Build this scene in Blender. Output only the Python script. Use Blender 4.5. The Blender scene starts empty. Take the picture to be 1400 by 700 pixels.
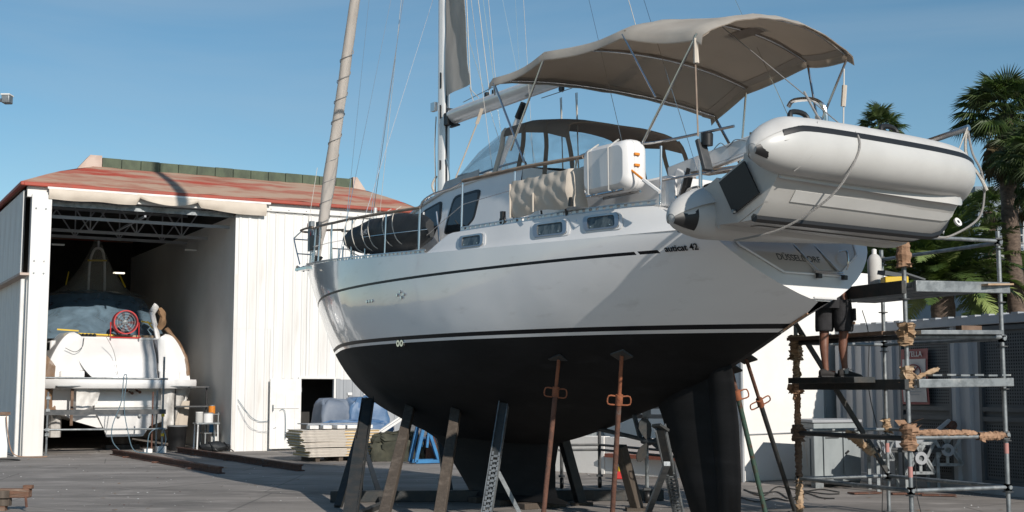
import bpy, math, random
from math import sin, cos, pi, radians
from mathutils import Vector, Matrix, Euler
random.seed(7)
SC = bpy.context.scene; COL = SC.collection
# ---------------------------------------------------------------- camera, light
F_PX, H_CAM, PITCH = 1750.0, 1.6, math.atan(183/1750.0)
cd = bpy.data.cameras.new("camera"); cam = bpy.data.objects.new("camera", cd); COL.objects.link(cam)
cam.location = (0, 0, H_CAM); cam.rotation_euler = (pi/2 + PITCH, 0, 0)
cd.sensor_width = 36; cd.lens = 36*F_PX/1400; cd.clip_end = 3000; cd.clip_start = .1
SC.camera = cam
SUN_EL = radians(26.5); SUN_AZ = (.495, -.869)          # horizontal direction towards the sun
world = bpy.data.worlds.new("World"); SC.world = world; world.use_nodes = True
wn = world.node_tree.nodes; wl = world.node_tree.links; bg = wn["Background"]
sky = wn.new("ShaderNodeTexSky"); sky.sky_type = 'NISHITA'; sky.sun_disc = False
sky.sun_elevation = SUN_EL; sky.sun_rotation = math.atan2(SUN_AZ[0], SUN_AZ[1])
sky.air_density = 1.0; sky.dust_density = 0.0; sky.ozone_density = 2.5; sky.altitude = 50
hs = wn.new("ShaderNodeHueSaturation"); hs.inputs['Saturation'].default_value = 1.14
hs.inputs['Hue'].default_value = .488; hs.inputs['Value'].default_value = .76
# faint high cirrus
tc = wn.new("ShaderNodeTexCoord"); mp = wn.new("ShaderNodeMapping"); mp.inputs['Scale'].default_value = (1.2, 1.2, 5.5)
mp.inputs['Rotation'].default_value = (.15, .1, .4)
nz = wn.new("ShaderNodeTexNoise"); nz.inputs['Scale'].default_value = 1.9; nz.inputs['Detail'].default_value = 7; nz.inputs['Distortion'].default_value = .7
cr = wn.new("ShaderNodeValToRGB"); cr.color_ramp.elements[0].position = .40; cr.color_ramp.elements[0].color = (0,0,0,1)
cr.color_ramp.elements[1].position = .85; cr.color_ramp.elements[1].color = (.40,.40,.40,1)
mx = wn.new("ShaderNodeMixRGB"); mx.inputs[2].default_value = (3.6, 4.3, 4.9, 1)
wl.new(tc.outputs['Generated'], mp.inputs[0]); wl.new(mp.outputs[0], nz.inputs[0]); wl.new(nz.outputs[0], cr.inputs[0])
wl.new(sky.outputs[0], hs.inputs['Color']); wl.new(hs.outputs[0], mx.inputs[1]); wl.new(cr.outputs[0], mx.inputs[0])
wl.new(mx.outputs[0], bg.inputs[0]); bg.inputs[1].default_value = .095
sd = bpy.data.lights.new("sun", 'SUN'); sun = bpy.data.objects.new("sun", sd); COL.objects.link(sun)
sd.energy = 3.5; sd.angle = radians(.5); sd.color = (1, .93, .84)
sun.rotation_euler = Vector((SUN_AZ[0]*cos(SUN_EL), SUN_AZ[1]*cos(SUN_EL), sin(SUN_EL))).to_track_quat('Z', 'Y').to_euler()
SC.view_settings.view_transform = 'Standard'; SC.view_settings.look = 'None'
SC.view_settings.exposure = .38; SC.view_settings.gamma = 1; SC.view_settings.use_curve_mapping = False
# ---------------------------------------------------------------- helpers
def V(*a): return Vector(a)
def lerp(a, b, t): return a + (b-a)*t
def tab(T, x):                                   # smooth table lookup (catmull-rom, T sorted)
    if x <= T[0][0]: return T[0][1]
    if x >= T[-1][0]: return T[-1][1]
    for i in range(len(T)-1):
        x0, y0 = T[i]; x1, y1 = T[i+1]
        if x0 <= x <= x1:
            h = x1-x0; t = (x-x0)/h
            s = (y1-y0)/h
            m0 = s if i == 0 else .5*(s + (y0-T[i-1][1])/(x0-T[i-1][0]))
            m1 = s if i == len(T)-2 else .5*(s + (T[i+2][1]-y1)/(T[i+2][0]-x1))
            return (2*t**3-3*t*t+1)*y0+(t**3-2*t*t+t)*h*m0+(-2*t**3+3*t*t)*y1+(t**3-t*t)*h*m1
def smooth(pts, n=6):                            # catmull-rom through 3-D points
    pts = [Vector(p) for p in pts]; out = []
    for i in range(len(pts)-1):
        p0 = pts[max(i-1, 0)]; p1 = pts[i]; p2 = pts[i+1]; p3 = pts[min(i+2, len(pts)-1)]
        for k in range(n):
            t = k/n
            out.append(.5*((2*p1)+(p2-p0)*t+(2*p0-5*p1+4*p2-p3)*t*t+(3*p1-p0-3*p2+p3)*t**3))
    return out+[pts[-1]]
class MB:
    def __init__(s): s.v = []; s.f = []; s.m = []
    def add(s, vs, fs, mi=0):
        o = len(s.v); s.v += [tuple(v) for v in vs]; s.f += [tuple(i+o for i in f) for f in fs]; s.m += [mi]*len(fs); return s
    def box(s, c, d, mi=0, R=None):
        c = Vector(c); vs = []
        for z in (-.5, .5):
            for x, y in ((-.5,-.5),(.5,-.5),(.5,.5),(-.5,.5)):
                p = Vector((x*d[0], y*d[1], z*d[2]))
                vs.append(c+(R@p if R else p))
        return s.add(vs, [(0,3,2,1),(4,5,6,7),(0,1,5,4),(1,2,6,5),(2,3,7,6),(3,0,4,7)], mi)
    def bar(s, p, q, w, h, mi=0, up=(0,0,1)):
        p, q = Vector(p), Vector(q); d = q-p; L = d.length; x = d.normalized(); y = Vector(up).cross(x)
        if y.length < 1e-4: y = Vector((1,0,0)).cross(x)
        y.normalize(); z = x.cross(y); R = Matrix((x, y, z)).transposed()
        return s.box((p+q)/2, (L, w, h), mi, R)
    def tube(s, pts, r, n=8, mi=0, cap=True, flat=1.0):
        pts = [Vector(p) for p in pts]; N = len(pts); rr = r if isinstance(r, (list, tuple)) else [r]*N
        t = (pts[1]-pts[0]).normalized(); u = t.orthogonal().normalized(); vs = []
        for i, p in enumerate(pts):
            a = pts[min(i+1, N-1)]-pts[max(i-1, 0)]
            if a.length > 1e-9:
                t2 = a.normalized(); q = t.rotation_difference(t2); u = q@u; t = t2
            w = t.cross(u)
            for k in range(n):
                an = 2*pi*k/n; vs.append(p+(u*cos(an)+w*sin(an)*flat)*rr[i])
        fs = [(i*n+k, i*n+(k+1)%n, (i+1)*n+(k+1)%n, (i+1)*n+k) for i in range(N-1) for k in range(n)]
        if cap: fs += [tuple(range(n-1, -1, -1)), tuple((N-1)*n+k for k in range(n))]
        return s.add(vs, fs, mi)
    def grid(s, P, mi=0, closed=False, mf=None):
        R, C = len(P), len(P[0]); vs = [p for row in P for p in row]; o = len(s.v)
        s.v += [tuple(v) for v in vs]
        for i in range(R-1):
            for j in range(C if closed else C-1):
                k = (j+1) % C; s.f.append((o+i*C+j, o+i*C+k, o+(i+1)*C+k, o+(i+1)*C+j)); s.m.append(mf(i, j) if mf else mi)
        return s
    def slab(s, P, off, mi=0):                   # a grid with thickness off (vector)
        R, C = len(P), len(P[0]); off = Vector(off); Q = [[Vector(p)+off for p in row] for row in P]
        s.grid(P, mi); s.grid([r[::-1] for r in Q], mi)
        rim = [(i, 0) for i in range(R)]+[(R-1, j) for j in range(1, C)]+[(i, C-1) for i in range(R-2, -1, -1)]+[(0, j) for j in range(C-2, 0, -1)]
        s.grid([[P[i][j] for i, j in rim+rim[:1]], [Q[i][j] for i, j in rim+rim[:1]]], mi); return s
    def prism(s, pts, off, mi=0):
        a = [Vector(p) for p in pts]; off = Vector(off); n = len(a); b = [p+off for p in a]
        return s.add(a+b, [tuple(range(n))[::-1], tuple(range(n, 2*n))]+[(i, (i+1) % n, n+(i+1) % n, n+i) for i in range(n)], mi)
    def lathe(s, prof, c=(0,0,0), n=16, mi=0, axis='z'):
        c = Vector(c); P = []
        for r, z in prof:
            row = []
            for k in range(n):
                a = 2*pi*k/n; x, y = r*cos(a), r*sin(a)
                row.append(c+(V(x, y, z) if axis == 'z' else V(z, x, y) if axis == 'x' else V(y, z, x)))
            P.append(row)
        return s.grid(P, mi, closed=True)
    def build(s, name, mats, parent=None, off=(0,0,0), ang=38, bev=0, jit=0, sub=0):
        off = Vector(off); me = bpy.data.meshes.new(name)
        vs = [Vector(v)-off for v in s.v]
        if jit: vs = [v+V(random.uniform(-jit, jit), random.uniform(-jit, jit), random.uniform(-jit, jit)) for v in vs]
        me.from_pydata([tuple(v) for v in vs], [], s.f)
        for m in (mats if isinstance(mats, (list, tuple)) else [mats]): me.materials.append(m)
        me.polygons.foreach_set('material_index', s.m); me.shade_smooth(); me.set_sharp_from_angle(angle=radians(ang)); me.update()
        o = bpy.data.objects.new(name, me); COL.objects.link(o)
        if parent: o.parent = parent
        if bev:
            b = o.modifiers.new('bevel', 'BEVEL'); b.width = bev; b.segments = 2; b.limit_method = 'ANGLE'; b.angle_limit = radians(40)
        if sub: b = o.modifiers.new('subsurf', 'SUBSURF'); b.levels = b.render_levels = sub
        return o
def tag(o, label=None, cat=None, group=None, kind=None):
    if label: o['label'] = label
    if cat: o['category'] = cat
    if group: o['group'] = group
    if kind: o['kind'] = kind
    return o
def thing(name, label, cat, loc=(0,0,0), rz=0, group=None, rot=None):
    o = bpy.data.objects.new(name, None); COL.objects.link(o); o.location = loc; o.rotation_euler = rot or (0, 0, rz); o.empty_display_size = .2
    return tag(o, label, cat, group)
def inst(me, name, parent, loc=(0,0,0), rot=(0,0,0), scale=(1,1,1)):
    o = bpy.data.objects.new(name, me); COL.objects.link(o); o.parent = parent; o.location = loc; o.rotation_euler = rot; o.scale = scale; return o
def copy_tree(o, parent=None):
    c = o.copy(); COL.objects.link(c); c.parent = parent
    for ch in list(o.children): copy_tree(ch, c)
    return c
def text(s, size, name, m, parent, M, depth=.002, bold=0, sx=1):   # M: 4x4 in parent's frame; text centred
    cu = bpy.data.curves.new('t', 'FONT'); cu.body = s; cu.size = size; cu.align_x = 'CENTER'; cu.align_y = 'CENTER'; cu.extrude = depth; cu.offset = bold
    t = bpy.data.objects.new('t', cu); COL.objects.link(t)
    me = bpy.data.meshes.new_from_object(t.evaluated_get(bpy.context.evaluated_depsgraph_get())); bpy.data.objects.remove(t)
    me.transform(M@Matrix.Diagonal((sx, 1, 1, 1))); me.materials.clear(); me.materials.append(m)
    o = bpy.data.objects.new(name, me); COL.objects.link(o); o.parent = parent; return o
# ---------------------------------------------------------------- materials
def pm(name, col, rough=.5, metal=0, c2=None, ns=4, nst=(1,1,1), lo=.4, hi=.65, bump=0, bs=30, coat=0, rvar=0, c3=None, ns3=1.2, lo3=.5, hi3=.7, spec=.5, alpha=None, trans=0, detail=8, dist=0):
    m = bpy.data.materials.new(name); m.use_nodes = True; n = m.node_tree.nodes; l = m.node_tree.links; p = n['Principled BSDF']
    p.inputs['Base Color'].default_value = (*col, 1); p.inputs['Roughness'].default_value = rough; p.inputs['Metallic'].default_value = metal
    p.inputs['Coat Weight'].default_value = coat; p.inputs['Coat Roughness'].default_value = .04; p.inputs['Specular IOR Level'].default_value = spec
    if trans: p.inputs['Transmission Weight'].default_value = trans
    if alpha is not None: p.inputs['Alpha'].default_value = alpha
    t = n.new('ShaderNodeTexCoord'); mpn = n.new('ShaderNodeMapping'); mpn.inputs['Scale'].default_value = nst; l.new(t.outputs['Object'], mpn.inputs[0])
    def noise(sc, lo, hi, d=detail, src=mpn):
        a = n.new('ShaderNodeTexNoise'); a.inputs['Scale'].default_value = sc; a.inputs['Detail'].default_value = d; a.inputs['Roughness'].default_value = .6; a.inputs['Distortion'].default_value = dist
        r = n.new('ShaderNodeMapRange'); r.inputs[1].default_value = lo; r.inputs[2].default_value = hi
        l.new(src.outputs[0], a.inputs[0]); l.new(a.outputs[0], r.inputs[0]); return r
    cur = None
    if c2:
        r = noise(ns, lo, hi); x = n.new('ShaderNodeMixRGB'); x.inputs[1].default_value = (*col, 1); x.inputs[2].default_value = (*c2, 1)
        l.new(r.outputs[0], x.inputs[0]); cur = x
        if rvar:
            q = n.new('ShaderNodeMapRange'); q.inputs[3].default_value = rough; q.inputs[4].default_value = min(1, max(0, rough+rvar)); l.new(r.outputs[0], q.inputs[0]); l.new(q.outputs[0], p.inputs['Roughness'])
    if c3:
        r = noise(ns3, lo3, hi3); x = n.new('ShaderNodeMixRGB')
        if cur: l.new(cur.outputs[0], x.inputs[1])
        else: x.inputs[1].default_value = (*col, 1)
        x.inputs[2].default_value = (*c3, 1); l.new(r.outputs[0], x.inputs[0]); cur = x
    if cur: l.new(cur.outputs[0], p.inputs['Base Color'])
    if bump:
        a = n.new('ShaderNodeTexNoise'); a.inputs['Scale'].default_value = bs; a.inputs['Detail'].default_value = 6; l.new(mpn.outputs[0], a.inputs[0])
        b = n.new('ShaderNodeBump'); b.inputs['Strength'].default_value = bump; b.inputs['Distance'].default_value = .02; l.new(a.outputs[0], b.inputs['Height']); l.new(b.outputs[0], p.inputs['Normal'])
    return m
M = {}
M['ground'] = pm('concrete_yard', (.30,.27,.245), .88, c2=(.175,.158,.143), ns=.55, nst=(.5,1.2,1), lo=.38, hi=.62, c3=(.40,.36,.33), ns3=2.2, lo3=.5, hi3=.72, bump=.5, bs=22)
M['gelcoat'] = pm('white_gelcoat', (.78,.775,.77), .16, coat=.6, c2=(.68,.675,.67), ns=.7, lo=.35, hi=.7, rvar=.08)
M['hullwhite'] = pm('white_hull_paint', (.80,.80,.80), .12, coat=.55, c2=(.75,.75,.755), ns=.8, nst=(.6,1,2), lo=.35, hi=.7, rvar=.12, c3=(.62,.61,.60), ns3=3.5, lo3=.60, hi3=.85)
M['black_stripe'] = pm('black_stripe', (.006,.007,.010), .45, spec=.25)
M['tube_cover'] = pm('tube_weather_cover', (.54,.53,.515), .6, c2=(.47,.46,.445), ns=2.5, bump=.35, bs=5)
M['antifoul'] = pm('antifouling', (.0035,.0035,.004), .75, c2=(.008,.008,.009), c3=(.018,.018,.019), ns3=1.1, lo3=.58, hi3=.75, ns=1.5, nst=(1,1,3), bump=.08, bs=9, spec=.35)
M['steel_white'] = pm('white_sheet', (.72,.71,.69), .5, c2=(.60,.575,.545), ns=1.6, nst=(2,2,.18), lo=.45, hi=.8, c3=(.45,.40,.35), ns3=1.1, lo3=.66, hi3=.9)
M['wall_in'] = pm('inner_wall', (.72,.69,.65), .8, c2=(.62,.59,.55), ns=.6, lo=.4, hi=.7)
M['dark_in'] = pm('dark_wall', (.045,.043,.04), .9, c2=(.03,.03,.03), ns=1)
M['roof'] = pm('peeling_red_roof', (.42,.29,.21), .8, c2=(.34,.10,.06), ns=1.3, nst=(.5,1.6,1.6), lo=.46, hi=.66, c3=(.40,.06,.032), ns3=.42, lo3=.50, hi3=.60, bump=.3, bs=14)
M['red_trim'] = pm('red_eave', (.36,.055,.03), .6, c2=(.25,.06,.04), ns=2)
M['roof_beige'] = pm('beige_flashing', (.52,.42,.36), .8, c2=(.42,.32,.27), ns=3)
M['green_cap'] = pm('green_ridge', (.085,.11,.07), .8, c2=(.05,.065,.045), ns=3, nst=(1,1,.5))
M['canvas'] = pm('beige_canvas', (.60,.53,.45), .85, c2=(.53,.46,.385), ns=1.6, bump=.35, bs=5)
M['bimini'] = pm('taupe_bimini_cloth', (.43,.375,.315), .9, c2=(.36,.31,.26), ns=1.3, lo=.4, hi=.7, bump=.4, bs=3.0)
M['bimini_hem'] = pm('taupe_canopy_hem', (.27,.23,.19), .9, bump=.4, bs=4)
M['bimini_top'] = pm('bleached_bimini_cloth', (.60,.56,.50), .9, c2=(.5,.46,.41), ns=2, bump=.4, bs=3.0)
M['cover'] = pm('grey_cover', (.50,.49,.47), .7, c2=(.43,.42,.40), ns=3, bump=.3, bs=6)
M['sprayhood'] = pm('brown_canopy', (.27,.215,.17), .9, c2=(.22,.175,.14), ns=2, bump=.3, bs=5)
M['sailcloth'] = pm('sailcloth', (.72,.68,.64), .75, c2=(.50,.47,.44), ns=2.5, nst=(1,1,.3), bump=.5, bs=4)
M['uvsail'] = pm('furled_sailcloth', (.72,.66,.60), .8, c2=(.58,.53,.48), ns=2, nst=(2,2,.4), bump=.5, bs=4)
M['alu'] = pm('anodised_aluminium', (.55,.56,.57), .32, .9, c2=(.47,.48,.49), ns=2)
M['paint_alu'] = pm('painted_spar', (.80,.78,.75), .30, .35, coat=.2, c2=(.66,.65,.63), ns=1.5, nst=(1,1,.3))
M['chrome'] = pm('stainless', (.60,.59,.58), .16, 1)
M['rope'] = pm('white_rope', (.52,.49,.44), .9, bump=.6, bs=90)
M['rope_grey'] = pm('grey_rope', (.28,.27,.26), .9, bump=.6, bs=90)
M['leather'] = pm('brown_rail_cover', (.20,.15,.115), .8, c2=(.28,.22,.17), ns=8, bump=.3, bs=20)
M['black'] = pm('black_plastic', (.012,.012,.013), .45)
M['bagblack'] = pm('black_fabric', (.012,.014,.017), .62, c2=(.02,.023,.026), ns=4, bump=.8, bs=4)
M['glass'] = pm('dark_glass', (.012,.016,.02), .04, spec=.7)
M['pane'] = pm('curtained_pane', (.035,.05,.058), .05, c2=(.10,.125,.135), ns=9, nst=(2.5,2.5,.15), lo=.42, hi=.6, spec=.8)
M['curtain'] = pm('blue_curtain', (.10,.13,.16), .7, c2=(.05,.07,.09), ns=14, nst=(1,.1,.05))
M['tube'] = pm('white_inflatable_fabric', (.52,.515,.50), .38, c2=(.47,.465,.45), ns=1.6, bump=.05, bs=6)
M['grp'] = pm('dinghy_hull_grp', (.50,.49,.47), .32, c2=(.43,.42,.40), ns=1.4, nst=(.5,1,1))
M['plastic_white'] = pm('white_plastic', (.76,.75,.74), .35, coat=.2, c2=(.70,.69,.68), ns=2)
M['orange'] = pm('orange_strap', (.65,.22,.02), .6)
M['galv'] = pm('galvanised_steel', (.27,.29,.30), .5, .55, c2=(.17,.185,.195), ns=9, lo=.42, hi=.62, bump=.1, bs=40, c3=(.42,.42,.41), ns3=5, lo3=.6, hi3=.72)
M['galv_dark'] = pm('dark_galvanised', (.06,.065,.07), .6, .4, c2=(.10,.10,.10), ns=7)
M['frond_date'] = pm('sunny_date_frond', (.22,.27,.09), .45, c2=(.12,.17,.05), ns=1.1)
M['rust'] = pm('rusty_steel', (.14,.062,.040), .85, c2=(.075,.038,.028), ns=12, bump=.4, bs=50, c3=(.13,.12,.115), ns3=5, lo3=.58, hi3=.7)
M['rust_orange'] = pm('orange_rust', (.30,.10,.045), .85, c2=(.17,.06,.03), ns=14, bump=.4, bs=60)
M['green_steel'] = pm('green_painted_steel', (.035,.075,.055), .6, c2=(.07,.035,.02), ns=9, lo=.5, hi=.6, bump=.2, bs=40)
M['dark_steel'] = pm('dark_painted_steel', (.035,.04,.042), .6, .2, c2=(.06,.055,.05), ns=7, bump=.2, bs=30)
M['timber'] = pm('weathered_timber', (.095,.074,.057), .9, c2=(.06,.047,.037), ns=9, nst=(3,3,.35), lo=.3, hi=.7, bump=.4, bs=22, c3=(.16,.13,.105), ns3=2.5, lo3=.5, hi3=.8)
M['wood_rust'] = pm('old_wood', (.19,.10,.065), .9, c2=(.10,.055,.035), ns=6, nst=(.6,4,4), bump=.8, bs=16, c3=(.30,.22,.17), ns3=3, lo3=.55, hi3=.7)
M['paper'] = pm('brown_masking_paper', (.36,.22,.14), .9, c2=(.24,.14,.085), ns=5, bump=.9, bs=12)
M['paper_light'] = pm('pale_masking_paper', (.42,.31,.21), .9, c2=(.33,.21,.12), ns=7, bump=.8, bs=12)
M['blue_steel'] = pm('blue_painted_steel', (.03,.19,.42), .5, c2=(.02,.12,.28), ns=6)
M['blue_tarp'] = pm('blue_tarp', (.055,.125,.25), .5, c2=(.10,.18,.30), ns=2.5, bump=.6, bs=5, c3=(.20,.25,.31), ns3=1.4, lo3=.55, hi3=.75)
M['grey_tarp'] = pm('grey_tarp', (.13,.16,.21), .6, c2=(.18,.21,.26), ns=2, bump=.5, bs=5)
M['green_tarp'] = pm('olive_tarp', (.04,.042,.03), .9, c2=(.07,.07,.05), ns=5, bump=.8, bs=5)
M['panel_edge'] = pm('grey_panel_edge', (.40,.36,.32), .8, c2=(.48,.43,.38), ns=9)
M['foam'] = pm('yellow_foam_core', (.68,.52,.28), .9, c2=(.55,.38,.18), ns=9, bump=.4, bs=30)
M['panel_skin'] = pm('cream_panel_skin', (.62,.57,.50), .6, c2=(.50,.46,.40), ns=4, nst=(.5,3,3))
M['white'] = pm('white_paint', (.78,.77,.75), .6, c2=(.70,.68,.65), ns=3)
M['red'] = pm('red_paint', (.48,.03,.03), .4)
M['brown'] = pm('brown_paint', (.12,.075,.05), .8, c2=(.2,.13,.09), ns=6)
M['yellow'] = pm('yellow_plastic', (.62,.42,.02), .5)
M['blue_hose'] = pm('blue_hose', (.10,.16,.20), .5)
M['skin'] = pm('skin', (.19,.085,.055), .55, c2=(.13,.055,.036), ns=6, bump=.1, bs=50)
M['denim'] = pm('charcoal_work_shorts', (.016,.016,.019), .9, c2=(.028,.028,.032), ns=5, bump=.7, bs=12)
M['shirt'] = pm('grey_shirt', (.09,.09,.10), .9, c2=(.12,.12,.13), ns=4, bump=.5, bs=10)
M['shoe'] = pm('dark_trainer', (.02,.018,.018), .8)
M['sock'] = pm('grey_sock', (.30,.29,.28), .9)
M['hair'] = pm('dark_hair', (.02,.014,.01), .8, bump=1, bs=60)
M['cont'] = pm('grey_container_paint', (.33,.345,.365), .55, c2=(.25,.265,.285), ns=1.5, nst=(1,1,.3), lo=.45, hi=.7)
M['cont_dark'] = pm('dark_grey_steel', (.07,.08,.088), .6, c2=(.05,.058,.065), ns=2)
M['hole'] = pm('dark_hollow', (.008,.009,.01), .9)
M['rendered'] = pm('white_render', (.78,.765,.74), .8, c2=(.70,.68,.65), ns=1.0, lo=.45, hi=.75, bump=.1, bs=12)
M['gen'] = pm('pale_grey_cabinet', (.27,.30,.31), .6, c2=(.20,.225,.235), ns=3, c3=(.22,.14,.09), ns3=2.2, lo3=.62, hi3=.72, nst=(1,1,.5))
M['terracotta'] = pm('terracotta_band', (.28,.09,.055), .8, c2=(.2,.07,.05), ns=5)
M['trunk'] = pm('palm_trunk', (.15,.11,.085), .95, c2=(.07,.05,.04), ns=7, nst=(1,1,2.2), bump=1, bs=8)
M['frond_d'] = pm('dark_frond', (.045,.068,.026), .5, c2=(.075,.105,.032), ns=1.3, spec=.4)
M['frond_l'] = pm('green_frond', (.105,.16,.045), .45, c2=(.06,.10,.03), ns=1.1, spec=.45)
M['frond_dry'] = pm('dry_frond', (.13,.10,.045), .8, c2=(.08,.06,.03), ns=2)
M['bld'] = pm('grey_apartment_wall', (.20,.24,.28), .8, c2=(.17,.21,.25), ns=.4)
M['bld_light'] = pm('pale_apartment_wall', (.42,.42,.42), .8)
M['beige_bld'] = pm('beige_house_wall', (.42,.29,.20), .9, c2=(.36,.25,.17), ns=.5)
M['sign_white'] = pm('sign_white', (.50,.48,.47), .5, c2=(.42,.40,.39), ns=5)
M['sign_red'] = pm('sign_red', (.20,.03,.035), .5)
M['ink'] = pm('black_ink', (.03,.03,.03), .5)
M['cable'] = pm('black_cable', (.015,.015,.015), .6)
M['straw'] = pm('dry_leaves', (.25,.15,.08), .9)
def plastic(name, col, a, rough=.25):
    m = pm(name, col, rough, alpha=a, bump=1.0, bs=3.2, nst=(1,1,.6), c2=tuple(min(1, c*1.25+.02) for c in col), ns=1.6, lo=.4, hi=.8, spec=.8)
    n = m.node_tree.nodes; l = m.node_tree.links; p = n['Principled BSDF']; t = n.new('ShaderNodeTexCoord'); a1 = n.new('ShaderNodeTexNoise')
    a1.inputs['Scale'].default_value = 2.2; a1.inputs['Detail'].default_value = 5; a1.inputs['Distortion'].default_value = 1.2
    r = n.new('ShaderNodeMapRange'); r.inputs[1].default_value = .35; r.inputs[2].default_value = .7; r.inputs[3].default_value = a*.75; r.inputs[4].default_value = min(1, a*1.5)
    l.new(t.outputs['Object'], a1.inputs[0]); l.new(a1.outputs[0], r.inputs[0]); l.new(r.outputs[0], p.inputs['Alpha']); return m
M['film_blue'] = plastic('blue_masking_film', (.14,.21,.27), .85, .2)
M['film_clear'] = plastic('clear_dust_film', (.45,.42,.36), .26)
M['film_white'] = plastic('white_dust_film', (.62,.60,.57), .75, .35)
M['film_brown'] = plastic('brown_masking_film', (.22,.13,.07), .85, .45)
M['vinyl'] = plastic('clear_vinyl', (.30,.34,.37), .28, .08)
M['red_band'] = pm('faded_red_band', (.42,.20,.18), .7)
M['bark'] = pm('tree_bark', (.10,.08,.06), .9, bump=.8, bs=12)
def translucent(key, col, f):
    m = M[key]; n = m.node_tree.nodes; l = m.node_tree.links; o = n['Material Output']; t = n.new('ShaderNodeBsdfTranslucent'); t.inputs[0].default_value = (*col, 1)
    x = n.new('ShaderNodeMixShader'); x.inputs[0].default_value = f; l.new(n['Principled BSDF'].outputs[0], x.inputs[1]); l.new(t.outputs[0], x.inputs[2]); l.new(x.outputs[0], o.inputs[0])
translucent('bimini', (.52,.44,.36), .45); translucent('bimini_top', (.52,.44,.36), .4); translucent('sprayhood', (.3,.22,.16), .3); translucent('sailcloth', (.72,.67,.6), .5); translucent('uvsail', (.7,.62,.54), .35)
translucent('frond_l', (.10,.16,.03), .3); translucent('frond_d', (.05,.09,.02), .2)
M['lamp'] = bpy.data.materials.new('lamp_glow'); M['lamp'].use_nodes = True
_p = M['lamp'].node_tree.nodes['Principled BSDF']; _p.inputs['Emission Color'].default_value = (1,.9,.72,1); _p.inputs['Emission Strength'].default_value = 1.6
for k in ('gelcoat', 'hullwhite'):               # the faint waviness of a moulded hull
    n = M[k].node_tree.nodes; l = M[k].node_tree.links; t = n.new('ShaderNodeTexCoord'); a = n.new('ShaderNodeTexNoise'); a.inputs['Scale'].default_value = .9; a.inputs['Detail'].default_value = 2
    b = n.new('ShaderNodeBump'); b.inputs['Strength'].default_value = .35; b.inputs['Distance'].default_value = .05; l.new(t.outputs['Object'], a.inputs[0]); l.new(a.outputs[0], b.inputs['Height']); l.new(b.outputs[0], n['Principled BSDF'].inputs['Normal']); l.new(b.outputs[0], n['Principled BSDF'].inputs['Coat Normal'])
# ---------------------------------------------------------------- ground
g = MB(); P = [[V(x, y, 0) for x in (-900, -60, -20, 20, 60, 900)] for y in (-300, -20, 10, 40, 100, 1800)]; g.grid(P)
ground = g.build('ground', M['ground']); tag(ground, kind='structure')
n = M['ground'].node_tree.nodes; l = M['ground'].node_tree.links     # long tyre-swept streaks and cracks
bc = n['Principled BSDF'].inputs['Base Color']; src = bc.links[0].from_socket
t = n.new('ShaderNodeTexCoord'); mp2 = n.new('ShaderNodeMapping'); mp2.inputs['Scale'].default_value = (.35, 1.5, 1); mp2.inputs['Rotation'].default_value = (0,0,.12); l.new(t.outputs['Object'], mp2.inputs[0])
a = n.new('ShaderNodeTexNoise'); a.inputs['Scale'].default_value = .8; a.inputs['Detail'].default_value = 9; a.inputs['Roughness'].default_value = .65; l.new(mp2.outputs[0], a.inputs[0])
r = n.new('ShaderNodeMapRange'); r.inputs[1].default_value = .4; r.inputs[2].default_value = .7; r.inputs[3].default_value = .80; r.inputs[4].default_value = 1.12; l.new(a.outputs[0], r.inputs[0])
vr = n.new('ShaderNodeTexVoronoi'); vr.feature = 'DISTANCE_TO_EDGE'; vr.inputs['Scale'].default_value = .28; l.new(t.outputs['Object'], vr.inputs[0])
vm = n.new('ShaderNodeMapRange'); vm.inputs[1].default_value = .0; vm.inputs[2].default_value = .006; vm.inputs[3].default_value = .55; vm.inputs[4].default_value = 1; l.new(vr.outputs[0], vm.inputs[0])
mu = n.new('ShaderNodeMath'); mu.operation = 'MULTIPLY'; l.new(r.outputs[0], mu.inputs[0]); l.new(vm.outputs[0], mu.inputs[1])
vm2 = n.new('ShaderNodeVectorMath'); vm2.operation = 'SCALE'; l.new(src, vm2.inputs[0]); l.new(mu.outputs[0], vm2.inputs['Scale']); l.new(vm2.outputs[0], bc)
# ---------------------------------------------------------------- hangar (local x = along the front, y = inward)
HA = (-11.86, 31.27, 0); HR = math.atan2(.48, .877)
def hloc(a, d, z=0):
    c, s = cos(HR), sin(HR); return (HA[0]+a*c-d*s, HA[1]+a*s+d*c, z)
hg = thing('boatyard_hangar', 'white corrugated boat shed with peeling red roof and wide open front', 'boat shed', HA, HR)
def ribbed(w, h, n, depth=.02):                   # one cladding sheet in the x-z plane, ribs towards -y
    m = MB(); xs = [(0, 0)]; st = w/n
    for i in range(n):
        x = st*(i+.5); xs += [(x-.045, 0), (x-.03, -depth), (x+.03, -depth), (x+.045, 0)]
    xs.append((w, 0)); m.grid([[V(x, y, 0) for x, y in xs], [V(x, y, h) for x, y in xs]][::-1])
    m.grid([[V(0, .03, 0), V(w, .03, 0)], [V(0, .03, h), V(w, .03, h)]]); return m
SH = {}
def sheet(x, y, z, w, h, n, parent, rz=0, mat='steel_white', name='cladding_panel'):
    k = (round(w, 3), round(h, 3), n, mat)
    if k not in SH:
        o = ribbed(w, h, n).build(name, M[mat], parent, ang=20); SH[k] = o.data
    else: o = inst(SH[k], name, parent)
    o.location = (x, y, z); o.rotation_euler = (0, 0, rz); return o
EZ = 6.6
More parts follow.
